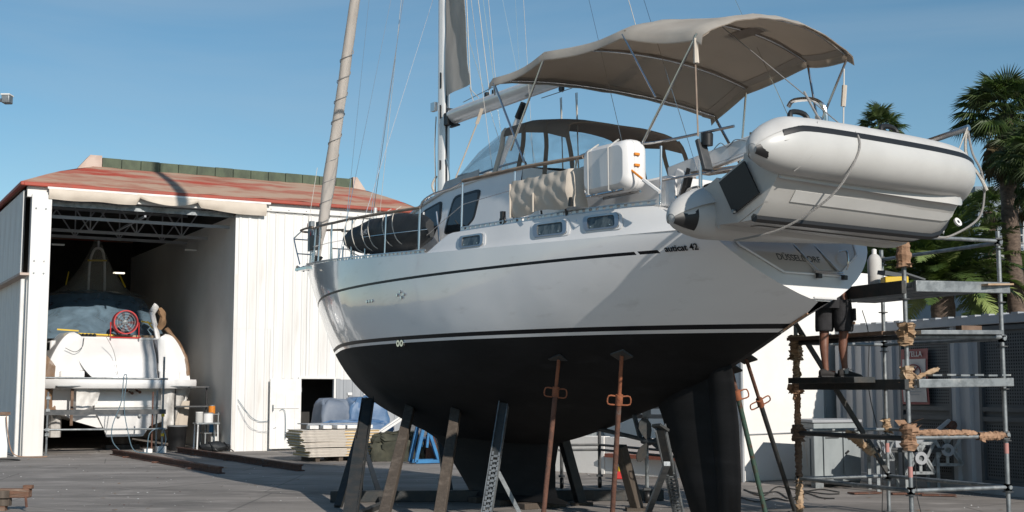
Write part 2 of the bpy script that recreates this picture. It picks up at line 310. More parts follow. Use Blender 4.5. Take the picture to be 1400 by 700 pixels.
for i in range(5):                                 # right of the opening
    x = 5.15+1.006*i
    if i == 1: sheet(x+.0, 0, 1.9, 1.02, 4.52, 4, hg); sheet(x, 0, 0, .86, 1.9, 4, hg); continue
    if i == 2: sheet(x+.83, .004, 0, .19, 1.9, 1, hg, mat='cont'); sheet(x, 0, 1.9, 1.02, 4.52, 4, hg); continue  # narrow grey strip beside the doorway, its colour standing for shade
    sheet(x, 0, 0, 1.02, 1.9 if i > 2 else 3.22, 4, hg, mat='cont' if i > 2 else 'steel_white'); sheet(x, -.006, 1.88 if i > 2 else 3.21, 1.02, 4.54 if i > 2 else 3.21, 4, hg)  # grey lower sheets past the doorway: low shade put into their colour
m = MB(); m.box((.235, .02, 3.2), (.47, .30, 6.4)); 
m.build('door_pillar', M['steel_white'], hg, bev=.01)
m = MB()
for z in (4.45, 4.75, 6.05):
    for x in (.1, .33): m.lathe([(.022, 0), (.022, -.02), (0, -.022)], (x, -.135, z), 6, axis='y')
m.build('bolt', M['galv'], hg)
for i in range(13): sheet(0, 13-i*1.0, 0 if i else 0, .98, 4.4, 4, hg, rz=-pi/2)   # left side, lower and upper courses
for i in range(13): sheet(-.16, 13-i*1.0, 4.45, .98, 2.05, 5, hg, rz=-pi/2)
m = MB(); m.box((-.1, 6.5, 4.42), (.22, 13.2, .06)); m.build('side_flashing', M['roof_beige'], hg)
m = MB(); m.tube([(-.12, .05, 0), (-.12, .05, 4.3)], .05, 8); m.build('downpipe', M['white'], hg)
# header and eave line
m = MB(); m.box((5.2, .06, 6.47), (10.6, .16, .26)); m.build('header_beam', M['steel_white'], hg)
m = MB(); m.box((2.8, .18, 6.24), (4.7, .05, .14)); m.build('header_lining', M['galv'], hg)
for k in range(9):
    m = MB(); m.box((6.1+.5*k, -.035, 6.42), (.03, .03, .06)); m.build('gutter_clip', M['galv_dark'], hg)
m = MB(); m.tube([(5.9, -.06, 6.4), (10.4, -.06, 6.4)], .03, 8); m.build('gutter_rod', M['white'], hg)
def eave(a): return EZ
m = MB(); m.box((5.15, -.12, 6.64), (10.75, .10, .10)); m.box((-.24, 6.4, 6.64), (.1, 13.2, .10)); m.build('eave_trim', M['red_trim'], hg, bev=.02)
# roof: hipped front, ridge well forward
rl, rr, rd, rz_ = 1.95, 9.45, 2.6, 7.66
def gridpatch(c00, c10, c11, c01, nu, nv, amp=.012):
    P = []
    for i in range(nv+1):
        row = []
        for j in range(nu+1):
            u, v = j/nu, i/nv; p = lerp(lerp(Vector(c00), Vector(c10), u), lerp(Vector(c01), Vector(c11), u), v)
            row.append(p+V(0, 0, random.uniform(-amp, amp)+.05*sin(v*pi)))
        P.append(row)
    return P
m = MB(); m.grid(gridpatch((-.28,-.16,6.69), (10.55,-.16,6.69), (rr,rd,rz_), (rl,rd,rz_), 30, 6))
m.grid(gridpatch((-.28,13,6.69), (-.28,-.16,6.69), (rl,rd,rz_), (rl,11,rz_), 10, 4)); m.grid(gridpatch((10.55,-.16,6.69), (10.55,13,6.69), (rr,11,rz_), (rr,rd,rz_), 10, 4))
m.grid([[V(rl,rd,rz_), V(rr,rd,rz_)], [V(rl,11,rz_), V(rr,11,rz_)]]); m.grid([[V(rl,11,rz_), V(rr,11,rz_)], [V(-.28,13,6.69), V(10.75,13,6.69)]])
m.build('roof', M['roof'], hg, ang=60)
n = 14; w = (rr-rl-.2)/n
for i in range(n):
    m = MB(); m.box((rl+.2+w*(i+.5), rd+.02, rz_+.12+random.uniform(-.006,.006)), (w-.018, .10, .27)); m.build('ridge_panel', M['green_cap'], hg)
m = MB(); m.prism([(rl-.55, rd-.05, rz_-.22), (rl+.19, rd-.05, rz_-.02), (rl+.19, rd-.05, rz_+.31), (rl-.12, rd-.05, rz_+.31)], (0,.5,0)); m.build('ridge_end', M['roof_beige'], hg)
m = MB(); m.prism([(rr+.55, rd-.05, rz_-.22), (rr+.02, rd-.05, rz_-.02), (rr+.02, rd-.05, rz_+.31), (rr+.15, rd-.05, rz_+.31)], (0,.5,0)); m.build('ridge_end', M['roof_beige'], hg)
# torn canvas along the header
P = []
for i in range(61):
    a = .38+5.55*i/60; top = 6.57; bot = 6.30
    t = (a-2.55)/(4.15-2.55)
    if a < 2.55: bot = 6.29+.012*sin(a*5)
    elif t < 1: bot = 6.50-.20*sin(pi*t)**.8
    else: bot = 6.33-.10*min(1, (a-4.15)/1.0)
    row = []
    for k in range(6):
        v = k/5; bulge = -.16-.05*sin(v*pi)-(.22*sin(pi*min(max(t,0),1))*v)+.008*sin(a*9+v*3)
        row.append(V(a, bulge, lerp(top, bot, v)))
    P.append(row)
m = MB(); m.slab(P, (0, .015, 0)); m.build('canvas_curtain', M['canvas'], hg, ang=80)
m = MB(); m.box((3.2, -.15, 6.575), (5.7, .05, .05)); m.build('curtain_rail', M['white'], hg)
# interior
m = MB(); m.box((5.28, 6.6, 3.1), (.16, 12.8, 6.3)); m.build('inner_wall', M['wall_in'], hg)
m = MB(); m.box((5.215, .10, 2.33), (.10, .22, 4.66)); m.build('door_jamb', M['wall_in'], hg, bev=.01)
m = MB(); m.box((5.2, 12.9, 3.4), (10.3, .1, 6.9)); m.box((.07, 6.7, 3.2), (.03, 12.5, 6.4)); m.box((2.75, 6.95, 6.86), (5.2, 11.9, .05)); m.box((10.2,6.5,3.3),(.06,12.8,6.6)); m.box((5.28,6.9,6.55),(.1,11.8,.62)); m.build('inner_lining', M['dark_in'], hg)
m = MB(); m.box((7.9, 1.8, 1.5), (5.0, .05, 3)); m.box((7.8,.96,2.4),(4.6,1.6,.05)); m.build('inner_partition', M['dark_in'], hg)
for d, zt, zb in ((.75, 6.32, 5.98), (2.9, 6.75, 5.9), (5.2, 6.8, 6.0)):
    m = MB(); m.box((2.8, d, zt), (4.8, .05, .07)); m.box((2.8, d, zb), (4.8, .06, .08))
    if d > 1:
        for k in range(4):
            x = .7+1.25*k
            for dx in (-.55, .55): m.bar((x, d, zb), (x+dx, d, zt), .035, .035)
            m.bar((x, d, zb), (x, d, zt), .035, .035)
    m.build('roof_truss', M['cont'], hg)
m = MB(); m.box((2.8, 1.8, 6.05), (.05, 3.4, .05)); m.build('tie_rod', M['cont'], hg)
for a, d, z in ((1.3, 4, 5.62), (5.0, 4, 5.66), (3.9, 8.5, 5.3)):
    m = MB(); m.box((a, d, z), (.34, .12, .04)); m.build('ceiling_lamp', M['lamp'] if d > 5 else M['white'], hg)
# doorway
m = MB(); m.box((6.98, .0, .95), (.06, .12, 1.9)); m.box((7.99, .0, .95), (.06, .12, 1.9)); m.box((7.48, 0, 1.92), (1.06, .12, .05)); m.build('door_frame', M['steel_white'], hg)
dl = MB(); dl.box((6.56, -.16, .97), (.86, .05, 1.84)); dl.box((6.56,-.195,1.12),(.74,.02,.02)); 
for x in (6.3,6.56,6.82): dl.box((x,-.188,.97),(.02,.012,1.78))
door = dl.build('door', M['white'], hg, bev=.006)
m = MB(); m.tube([(6.2,-.21,1.05),(6.2,-.25,1.05),(6.2,-.25,1.2),(6.2,-.21,1.2)], .012, 6); m.build('handle', M['galv'], door)
for z in (.3,1.6):
    m = MB(); m.tube([(7.0,-.15,z-.06),(7.0,-.15,z+.06)], .018, 6); m.build('hinge', M['galv'], door)
m = MB(); m.tube(smooth([(5.3,-.05,1.35),(5.7,-.06,.86),(6.1,-.07,.78),(6.5,-.23,1.08),(6.55,-.24,.3)], 8), .008, 5); m.build('looped_cable', M['blue_hose'], hg)
m = MB(); m.tube(smooth([(5.3,-.05,1.2),(5.6,-.06,.66),(6.0,-.07,.5),(6.3,-.23,.62)], 8), .006, 5); m.build('looped_cable', M['cont'], hg)
# ---------------------------------------------------------------- motor yacht inside (hangar coordinates)
my = thing('motor_yacht', 'white motor yacht wrapped in masking film inside the open shed', 'motor yacht', hloc(2.75, 2.2, 0), HR)
MO = (2.75, 2.2, 0)
def rr_section(hw, z0, z1, d, n=12, e=3.0, zs=None):
    return [V(2.75+hw*(abs(cos(t))**(2/e))*(1 if cos(t) > 0 else -1), d, (z0+z1)/2+(z1-z0)/2*(abs(sin(t))**(2/e))*(1 if sin(t) > 0 else -1)) for t in [2*pi*k/(2*n) for k in range(2*n)]]
# hull: stations going inward
P = []
for d, hw, kz, zt in ((2.35, 1.62, .62, 1.72), (2.4, 1.72, .6, 1.75), (4, 1.95, .55, 2.1), (7, 2.0, .6, 2.3), (10, 1.5, .8, 2.5), (11.8, .5, 1.3, 2.7), (12.2, .03, 2.0, 2.8)):
    row = []
    for s in range(-8, 9):
        u = abs(s)/8; x = hw*min(1, u*1.25)*(1 if s > 0 else -1); z = kz+(.5*u if u < .8 else .4+(zt-kz-.4)*((u-.8)/.2))
        row.append(V(2.75+x, d, z))
    P.append(row)
m = MB(); m.grid(P); m.grid([[p for p in P[0]], [V(p.x, p.y, 1.75) for p in P[0]]]); m.build('hull', M['gelcoat'], my, MO, ang=50)
# transom details: recessed vee garage, trim, keel block
m = MB(); m.slab([[V(2.0,2.28,1.55), V(3.9,2.28,1.55)], [V(2.1,2.22,1.1), V(3.8,2.22,1.1)], [V(2.35,2.26,.6), V(3.55,2.26,.6)], [V(2.45,2.3,.35), V(3.4,2.3,.35)]], (0,.12,0)); m.build('transom_recess', M['gelcoat'], my, MO, bev=.02)
m = MB(); m.prism([(x,2.33,z) for x,z in ((.95,1.66),(4.6,1.66),(4.5,1.1),(3.95,.75),(3.5,.6),(2.2,.6),(1.6,.78),(1.05,1.15))], (0,.06,0)); m.build('transom', M['gelcoat'], my, MO)
m = MB(); m.box((2.95, 2.16, 1.16), (1.75, .04, .05)); m.build('trim_rail', M['white'], my, MO)
for x in (2.72, 3.28):
    m = MB(); m.lathe([(0,-.02),(.045,-.02),(.05,.0)], (x, 2.16, .92), 10, axis='y'); m.build('drain_plug', M['galv'], my, MO)
for x, z in ((2.85,1.62),(3.0,1.55),(3.1,1.66),(3.2,1.58)):
    m = MB(); m.tube([(x,2.3,z),(x+.03,2.05,z-.04)], .025, 6); m.lathe([(0,-.03),(.04,-.03),(.04,.02)], (x+.03,2.05,z-.04), 8, axis='y'); m.build('exhaust_stub', M['rust'], my, MO)
# swim platform
P = []
for i in range(25):
    t = -1+2*i/24; x = 2.78+1.98*t; d = 1.55+.55*abs(t)**4
    P.append([V(x, d+.45, 1.86), V(x, d, 1.88), V(x, d-.03, 1.83), V(x, d-.03, 1.72), V(x, d+.02, 1.64), V(x, d+.6, 1.60)])
m = MB(); m.grid(P); m.grid([[V(.8,2.1,1.86),V(4.76,2.1,1.86)],[V(1.0,3.0,1.86),V(4.5,3.0,1.86)]]); m.build('swim_platform', M['gelcoat'], my, MO, ang=50)
m = MB(); m.box((2.78,1.9,1.70),(3.5,.6,.02)); m.build('platform_rubber', M['galv'], my, MO)
# moulded stern: sun lounge slope with steps each side
P = []
for i in range(13):
    v = i/12; row = []
    for j in range(17):
        u = j/16; x0, x1 = lerp(2.1, 1.35, v**.7), 3.72; x = lerp(x0, x1, u)
        z = lerp(1.86, 3.02, v); d = 2.05+.75*v+.10*sin(v*9)*.5-.18*sin(u*pi)*sin(v*pi)**.5
        row.append(V(x, d, z))
    P.append(row)
m = MB(); m.slab(P, (0,.1,0)); m.box((2.9, 3.2, 3.0), (2.3, .9, .06)); m.build('stern_moulding', M['gelcoat'], my, MO, ang=50)
for sx, xs in ((-1, 1.5), (1, 4.05)):
    for k in range(4):
        m = MB(); m.box((xs-sx*(.02*k if sx > 0 else .05*k), 2.35+.22*k, 1.98+.24*k), (.62-.03*k if sx < 0 else .56-.05*k, .36, .24)); m.build('step', M['gelcoat'], my, MO, bev=.03)
# curved quarter coamings
for sx in (-1, 1):
    OC = [(1.2,3.14),(1.38,3.10),(1.55,2.92),(1.72,2.62),(1.86,2.28),(1.95,1.86)]; IC = [(.98,2.98),(1.0,2.8),(1.02,2.6),(1.04,2.3),(1.06,2.05),(1.08,1.86)]
    OC = smooth([(x,0,z) for x,z in OC],4); IC = smooth([(x,0,z) for x,z in IC],4); P = []
    for k in range(len(OC)):
        o_, i_ = OC[k], IC[k]; P.append([V(2.75+sx*o_.x, 4.6, o_.z+.05), V(2.75+sx*o_.x, 2.5, o_.z), V(2.75+sx*(o_.x*.97+i_.x*.03), 2.38, o_.z-.02), V(2.75+sx*lerp(o_.x,i_.x,.5), 2.31, lerp(o_.z,i_.z,.5)), V(2.75+sx*i_.x, 2.36, i_.z), V(2.75+sx*i_.x, 4.0, i_.z)])
    m = MB(); m.grid(P); m.build('quarter_coaming', M['gelcoat'], my, MO, ang=60)
    m = MB(); m.box((2.75+sx*1.28, 3.8, 2.35), (.85, 1.5, 1.15)); m.build('side_deck', M['gelcoat'], my, MO, bev=.05)
m = MB()
for (a,d,z),(a2,d2,z2),r in (((3.95,2.75,2.6),(3.72,3.05,3.75),.10), ((3.72,3.05,3.75),(3.85,3.1,3.95),.12)): m.tube([(a,d,z),(a2,d2,z2)], r, 8, flat=.6)
m.build('arch_leg', M['gelcoat'], my, MO)
m = MB(); m.tube(smooth([(4.6,2.4,2.0),(4.56,2.4,2.4),(4.35,2.6,2.9),(4.1,2.9,3.3)],4), [.06]*13, 6); m.build('edge_masking', M['film_brown'], my, MO, jit=.015)
m = MB(); m.tube(smooth([(3.9,2.9,3.3),(4.0,2.85,3.6),(3.9,2.9,3.85)],4), [.07,.09,.1,.09,.08,.09,.1,.08,.06], 6); m.build('masking_paper', M['straw'], my, MO, jit=.02)
# film sheet over windscreen (two courses)
def dome(z0, z1, d0, d1, w0, w1, xa=2.62, nx=30, nz=14, amp=.03, top=0):
    P = []
    for i in range(nz+1):
        v = i/nz; row = []
        for j in range(nx+1):
            u = -1+2*j/nx; w = lerp(w0, w1, v**1.3); x = xa+w*u
            z = lerp(z0, z1, v)-top*abs(u)**2.5*v; d = lerp(d0, d1, v)+.55*abs(u)**3+amp*sin(7*u+5*v)+amp*.6*sin(23*u-9*v+1)*v
            row.append(V(x, d, z))
        P.append(row)
    return P
m = MB(); m.grid(dome(3.0, 4.38, 3.3, 5.0, 1.72, 1.42, top=.12)); m.build('windscreen_film', M['film_blue'], my, MO, ang=80)
m = MB(); m.grid(dome(2.95, 4.28, 3.6, 5.3, 1.66, 1.36, top=.15)); m.build('windscreen', M['dark_in'], my, MO, ang=80)
m = MB(); m.grid(dome(4.36, 4.5, 4.95, 5.4, 1.42, 1.3, top=.12)); m.build('cabin_top', M['film_blue'], my, MO, ang=80)
# tent of clear film over a radar arch
P = []
for i in range(13):
    v = i/12; row = []
    for j in range(28):
        a = 2*pi*j/28; rx = lerp(1.55, .05, v**.55)*(1+.05*sin(5*a)); ry = lerp(1.2, .05, v**.6); row.append(V(2.75+rx*cos(a), 6+ry*sin(a), 4.35+1.75*v**1.25+.03*sin(a*7)))
    P.append(row)
m = MB(); m.grid(P, closed=True); m.build('film_tent', M['film_clear'], my, MO, ang=80)
m = MB(); m.tube(smooth([(2.5,5.9,4.4),(2.52,5.9,5.3),(2.62,5.9,5.7),(2.75,5.9,5.78),(2.88,5.9,5.7),(2.95,5.9,5.3),(2.97,5.9,4.4)],5), .035, 8); m.tube([(2.75,5.9,5.78),(2.75,5.9,6.0)], .03, 6); m.build('radar_mast', M['plastic_white'], my, MO)
for a_, b_, w_ in (((2.45,5.85,5.4),(3.0,5.85,5.42),.05),((3.45,5.3,4.6),(3.3,5.5,5.0),.04),((1.75,5.2,4.6),(1.85,5.4,5.0),.04),((1.2,3.0,3.22),(1.75,2.95,3.19),.04),((1.75,3.0,3.12),(2.7,2.95,3.09),.04),((3.0,3.0,3.02),(3.4,2.95,2.99),.04),((3.45,3.1,3.5),(3.85,3.0,3.42),.04),((3.6,3.05,3.5),(3.75,3.0,3.3),.04)):
    m = MB(); m.bar(a_, b_, .02, w_); m.build('yellow_tape', M['yellow'], my, MO)
m = MB(); m.box((2.9,3.0,3.05),(2.2,.03,.10)); m.build('masking_paper', M['paper_light'], my, MO, jit=.015)
m = MB(); 
for k in range(7): m.lathe([(.05,0),(.05,.08),(0,.1)], (1.55+.1*k, 2.85, 3.02), 7)
m.build('valve_row', M['black'], my, MO)
# film hanging from the platform edges
P = []
for i in range(15):
    u = i/14; x = lerp(3.75, 4.72, u); row = []
    for k in range(8):
        v = k/7; row.append(V(x-.28*v*u+.1*v*(1-u), 1.9+.5*u**2+.05*sin(u*14+v*4), lerp(1.62, lerp(.55, .95, u**2), v)))
    P.append(row)
m = MB(); m.grid(P); m.build('hanging_film', M['film_white'], my, MO, ang=80)
P = [[V(lerp(4.75,4.55-.25*v,1)+.09*sin(u*8)*v+.3*(1-u)*v-.2, 2.2+.3*u, lerp(1.0,-.0+.05,v)) for v in [k/6 for k in range(7)]] for u in [k/10 for k in range(11)]]
P = [[V(4.15+.45*u+.05*sin(u*17)+(.1*(1-v)), 2.1+.3*u, lerp(1.3, .12+.08*sin(u*6), v)) for v in [k/6 for k in range(7)]] for u in [k/10 for k in range(11)]]
m = MB(); m.grid(P); m.build('hanging_sheet', M['canvas'], my, MO, ang=80)
P = [[V(1.55+.62*u-.10*u*v, 1.80+.02*sin(u*12+v*5), lerp(1.62, .98+.25*u, v)) for v in [k/7 for k in range(8)]] for u in [k/9 for k in range(10)]]
m = MB(); m.grid(P); m.build('hanging_film', M['film_white'], my, MO, ang=80)
P = [[V(.75+.45*u, 2.1+.3*u+.04*sin(u*9+v*3), lerp(2.6-.5*u, .95, v)) for v in [k/7 for k in range(8)]] for u in [k/6 for k in range(7)]]
m = MB(); m.grid(P); m.build('brown_film', M['film_brown'], my, MO, ang=80)
m = MB(); m.box((1.45,1.85,1.15),(.07,.06,.95)); m.build('prop_board', M['brown'], my, MO)
m = MB(); m.box((2.95,2.9,.28),(.5,.5,.26)); m.box((2.95,2.9,.06),(.9,.6,.12)); m.build('keel_block', M['timber'], my, MO)
m = MB(); m.tube([(1.2,2.8,1.0),(1.2,2.8,.35)],.16,8); m.build('propeller_wrap', M['film_white'], my, MO)
m = MB(); m.tube(smooth([(2.3,2.0,3.0),(2.5,1.95,2.6),(2.62,1.95,2.0),(2.62,1.7,1.86)],5),.008,5); m.build('cord', M['rope_grey'], my, MO)
m = MB(); m.tube(smooth([(1.85,2.7,3.0),(1.75,2.3,2.75),(1.55,2.2,2.6),(1.3,2.2,2.7)],5),.008,5); m.build('cord', M['cable'], my, MO)
# red fan on the stern
fan = thing('extractor_fan', 'round red ventilator fan standing on the yacht stern', 'fan', hloc(2.93, 2.75, 3.02), HR)
m = MB(); m.lathe([(.30,-.16),(.33,-.16),(.33,.16),(.30,.16),(.30,-.16)], (0,0,.42), 28, axis='y'); m.build('housing', M['red'], fan)
m = MB(); m.tube([(-.38,0,.42),(-.38,-.02,0),(.38,-.02,0),(.38,0,.42)],.022,6); m.tube([(-.38,.2,0),(-.38,-.2,0)],.02,6); m.tube([(.38,.2,0),(.38,-.2,0)],.02,6); m.build('stand', M['red'], fan)
m = MB(); m.lathe([(0,-.08),(.07,-.07),(.07,.05)], (0,0,.42), 12, axis='y'); m.build('hub', M['galv'], fan)
for k in range(7):
    a = 2*pi*k/7; c, s = cos(a), sin(a); q = MB(); q.slab([[V(c*.06-s*w*.3, -w*.4, .42+s*.06+c*w*.3), V(c*.27-s*w, -w*.5, .42+s*.27+c*w)] for w in (-.05, .05)], (0,.006,0)); q.build('blade', M['alu'], fan)
m = MB()
for r_ in (.1,.17,.24): m.tube([(r_*cos(2*pi*k/20), -.16, .42+r_*sin(2*pi*k/20)) for k in range(21)], .004, 4)
m.build('grille', M['alu'], fan)
# scaffold in front of the yacht
sf = thing('work_scaffold', 'low tube scaffold with dark plank below the yacht swim platform', 'scaffold', hloc(2.2, .5, 0), HR); SO = (2.2, .5, 0)
for x, zt in ((.62, 1.55), (3.45, 2.45)):
    for y in (.35, 1.0):
        m = MB(); m.tube([(x, y, 0), (x, y, zt if y < .5 else zt*.65)], .027, 8, 0); m.lathe([(.07,0),(.07,.02),(.03,.02)], (x,y,0), 8); m.build('upright', M['galv'], sf, SO)
for z in (1.90, .62):
    m = MB(); m.tube([(.3,.32,z),(3.55,.32,z-.02)], .025, 8); m.build('ledger', M['galv'], sf, SO)
m = MB(); m.box((1.95,.62,1.04),(3.15,.6,.12)); m.build('plank', M['galv_dark'], sf, SO)
m = MB(); m.tube([(3.2,.4,0),(3.2,.4,1.55)],.02,6); m.build('prop', M['rust'], sf, SO)
for z in (.5,.62,1.1,1.4):
    m = MB(); m.box((.62,.33,z),(.1,.08,.07)); m.build('coupler', M['galv'], sf, SO)
for z in (.45,.95):
    m = MB(); m.box((3.45,.33,z),(.07,.07,.07)); m.build('coupler', M['yellow'], sf, SO)
m = MB(); m.box((3.42,.32,.08),(.22,.22,.16)); m.box((3.1,.4,.05),(.2,.2,.1)); m.build('foot_block', M['rendered'], sf, SO)
h = thing('air_hose', 'blue grey air hose looped over the scaffold rail', 'hose', hloc(2.6, .6, 0), HR); HO = (2.6,.6,0)
m = MB(); m.tube(smooth([(2.45,.28,.02),(2.2,.26,.3),(2.18,.27,.7),(2.38,.28,1.3),(2.42,.28,1.9),(2.46,.3,1.98),(2.5,.28,1.9),(2.45,.26,1.2),(2.55,.25,.6),(2.7,.2,.1),(3.0,.1,.015),(3.3,.1,.015),(3.5,.15,.3),(3.4,.2,.62),(3.1,.2,.5),(3.05,.2,.02)],8), .012, 6); m.build('hose', M['blue_hose'], h, HO)
# things right of the scaffold inside the door
b = thing('plastic_bin', 'black round plastic bin on the shed floor beside the yacht', 'bin', hloc(4.05, 1.2, 0), HR)
m = MB(); m.lathe([(0,0),(.21,0),(.25,.58),(.265,.6),(.265,.63),(.235,.63),(.2,.03)], n=20); m.build('tub', M['black'], b); m = MB(); m.lathe([(.24,.635),(.27,.64),(.27,.66),(.24,.66)], n=20); m.build('rim', M['cont'], b)
t = thing('work_stool', 'small white table frame standing inside the shed door', 'table', hloc(4.7, .75, 0), HR)
m = MB(); m.box((0,0,.72),(.62,.4,.04)); m.build('table_top', M['galv'], t)
for x in (-.28,.28):
    for y in (-.17,.17): q = MB(); q.tube([(x,y,0),(x*.93,y*.93,.72)], .02, 6); q.build('leg', M['plastic_white'], t)
t = thing('shelf_rack', 'grey metal shelf rack with tins beside the shed inner wall', 'shelf', hloc(5.0, 1.3, 0), HR)
for x in (-.24,.1):
    for y in (-.25,.25): q = MB(); q.box((x,y,.5),(.03,.03,1.0)); q.build('upright', M['galv'], t)
for z in (.1,.45,.95): q = MB(); q.box((-.07,0,z),(.4,.55,.02)); q.build('shelf', M['galv'], t)
def tin(name, label, a, d, z, r, hh, mat, cat='tin', lidm=None):
    t = thing(name, label, cat, hloc(a, d, z), HR); q = MB(); q.lathe([(0,0),(r,0),(r,hh),(0,hh)], n=12); q.build('can', M[mat], t); q = MB(); q.lathe([(0,hh),(r*1.04,hh),(r*1.04,hh+.02),(0,hh+.02)], n=12); q.build('lid', M[lidm or 'galv'], t)
tin('paint_tin', 'orange and white paint tin on the shelf rack by the shed wall', 4.95, 1.15, .97, .09, .2, 'orange')
tin('paint_bucket', 'white bucket on the small table inside the shed', 4.75, .75, .74, .13, .24, 'plastic_white', 'bucket')
tin('paint_bucket', 'translucent bucket on the small table, left of the white one', 4.52, .8, .74, .1, .26, 'cover', 'bucket', 'white')
tin('paint_tin', 'white canister on the floor below the shelf rack', 5.0, 1.05, 0.12, .09, .24, 'white')
tin('paint_tin', 'blue tin on the middle board of the shelf rack', 4.95, 1.1, .47, .08, .22, 'blue_steel')
t = thing('tall_rack', 'dark steel rack standing behind the table in the shed', 'rack', hloc(4.6, 2.0, 0), HR)
for z in (1.68,1.15): q = MB(); q.box((0,0,z),(.9,.3,.04)); q.build('shelf', M['galv_dark'], t)
for x in (-.43,.43): q = MB(); q.box((x,0,.85),(.04,.04,1.7)); q.build('upright', M['black'], t)
t = thing('tool_bag', 'black fabric bag with straps on the ground at the shed door', 'bag', hloc(4.75, .05, 0), HR)
P = []
for i in range(13):
    u = i/12; w = .17*sin(pi*min(max(u,.03),.97))**.5
    P.append([V(-.4+.8*u, w*cos(2*pi*k/12)*1.2, max(.005,.13+w*sin(2*pi*k/12)*.8+.02*sin(9*u+k))) for k in range(12)])
m = MB(); m.grid(P, closed=True); m.build('bag_body', M['bagblack'], t, jit=.008)
for x in (-.2,.2): q = MB(); q.tube(smooth([(x,-.1,.25),(x+.1,-.3,.1),(x+.2,-.32,.02)],4),.015,5); q.build('strap', M['black'], t)
# left of the shed
wb = thing('service_pillar', 'short white concrete pillar with brown cap beside the shed corner', 'pillar', (-12.15, 30.75, 0), HR)
m = MB(); m.box((0,0,.5),(.26,.2,1.0)); m.build('pillar_body', M['white'], wb, bev=.01); m = MB(); m.box((0,0,1.04),(.32,.3,.07)); m.build('cap', M['brown'], wb)
c = MB(); c.tube(smooth([(-12.0,30.6,1.0),(-11.95,30.6,.6),(-11.8,30.6,.1),(-11.4,30.7,.015),(-11.1,30.9,.015)],6),.012,5); tag(c.build('power_cable', M['paper']), 'tan cable running down from the white pillar to the ground', 'cable')
c = MB(); c.tube(smooth([(-12.35,30.5,.75),(-12.5,30.4,.6),(-12.55,30.4,.2),(-12.3,30.4,.1),(-12.3,30.4,.4)],6),.018,5); tag(c.build('power_cable', M['yellow']), 'yellow cable hanging beside the white pillar at the photo edge', 'cable')
c = MB(); c.tube(smooth([(-12.6,29.8,.015),(-11.8,29.8,.015),(-11.3,29.6,.015),(-11.2,29.2,.015),(-11.8,29,.015),(-12.6,29.1,.015)],6),.016,5); tag(c.build('floor_cable', M['cable']), 'black cable looped on the concrete left of the shed', 'cable')
# launching rails lying on the yard
for i, ((x0,y0),(x1,y1)) in enumerate((((-9.9,32.1),(-5.57,24.8)),((-8.6,33.3),(-4.17,25.6)))):
    t = thing('steel_rail', ['rusty steel rail beam on the ground, nearer the shed corner pillar', 'rusty steel rail beam on the ground, nearer the white side door'][i], 'rail', (x0,y0,0), 0, 'rusty rail beams running out of the shed')
    m = MB(); m.bar((x0,y0,.012),(x1,y1,.012),.16,.02); m.bar((x0,y0,.065),(x1,y1,.065),.03,.09); m.bar((x0,y0,.12),(x1,y1,.12),.10,.03); m.build('beam', M['rust'], t, (x0,y0,0))
    for f in (.2,.5,.8):
        q = MB(); q.box((lerp(x0,x1,f), lerp(y0,y1,f), .02), (.34,.12,.035)); q.build('clamp_plate', M['rust'], t, (x0,y0,0))
# ---------------------------------------------------------------- sailing yacht (local x = towards the bow, y = port, z = up)
BO = (3.0, 13.9, 0); BR = math.atan2(.8247, -.5656)
def bloc(u, v, z=0):
    return (BO[0]+u*cos(BR)-v*sin(BR), BO[1]+u*sin(BR)+v*cos(BR), z)
yacht = thing('sailing_yacht', 'white sailing yacht with black underbody propped on stands in the yard', 'sailing yacht', BO, BR)
TB = [(-.5,1.08),(0,1.26),(1,1.54),(2,1.72),(3,1.84),(4,1.92),(5,1.94),(6,1.9),(7,1.78),(8,1.57),(9,1.27),(10,.9),(11,.48),(12.15,.02)]
TK = [(-.5,2.50),(.2,2.2),(.88,1.89),(2.09,1.42),(2.57,1.30),(3.4,1.06),(4.3,.88),(6,.84),(7.3,.90),(8.2,1.08),(9.7,1.51),(10.4,1.88),(10.97,2.34),(11.3,2.75),(11.8,3.45),(12.15,3.9)]
TN = [(-.5,1.45),(0,1.45),(2,2.4),(4,3.4),(6,3.3),(8,2.3),(10,1.5),(12.15,1.1)]
TM = [(-.5,.8),(8,.8),(10,.86),(12.15,1)]
def Zd(u): return 3.27+.0043*max(u,0)**2+.0*u
def bm(u, z):
    K = tab(TK, u); s = max(0, min(1, (z-K)/(Zd(u)-K)))
    return max(.012, tab(TB, u)*(1-(1-s)**tab(TN, u))**tab(TM, u))
def inv(T, z, a, b):
    for _ in range(40):
        c = (a+b)/2
        if (tab(T, c)-z)*(tab(T, b)-z) > 0: b = c
        else: a = c
    return (a+b)/2
def ust(z): return 12.15 if z >= 3.9 else inv(TK, z, 9, 12.15)
UT = [(2.53,-.5),(2.88,-.3),(3.05,-.2),(3.35,0),(3.65,.2)]
def uend(z): return tab(UT, z) if z >= 2.53 else inv(TK, z, -.5, 4)
def remap(u0, z): return lerp(uend(z), ust(z), u0/12.15)
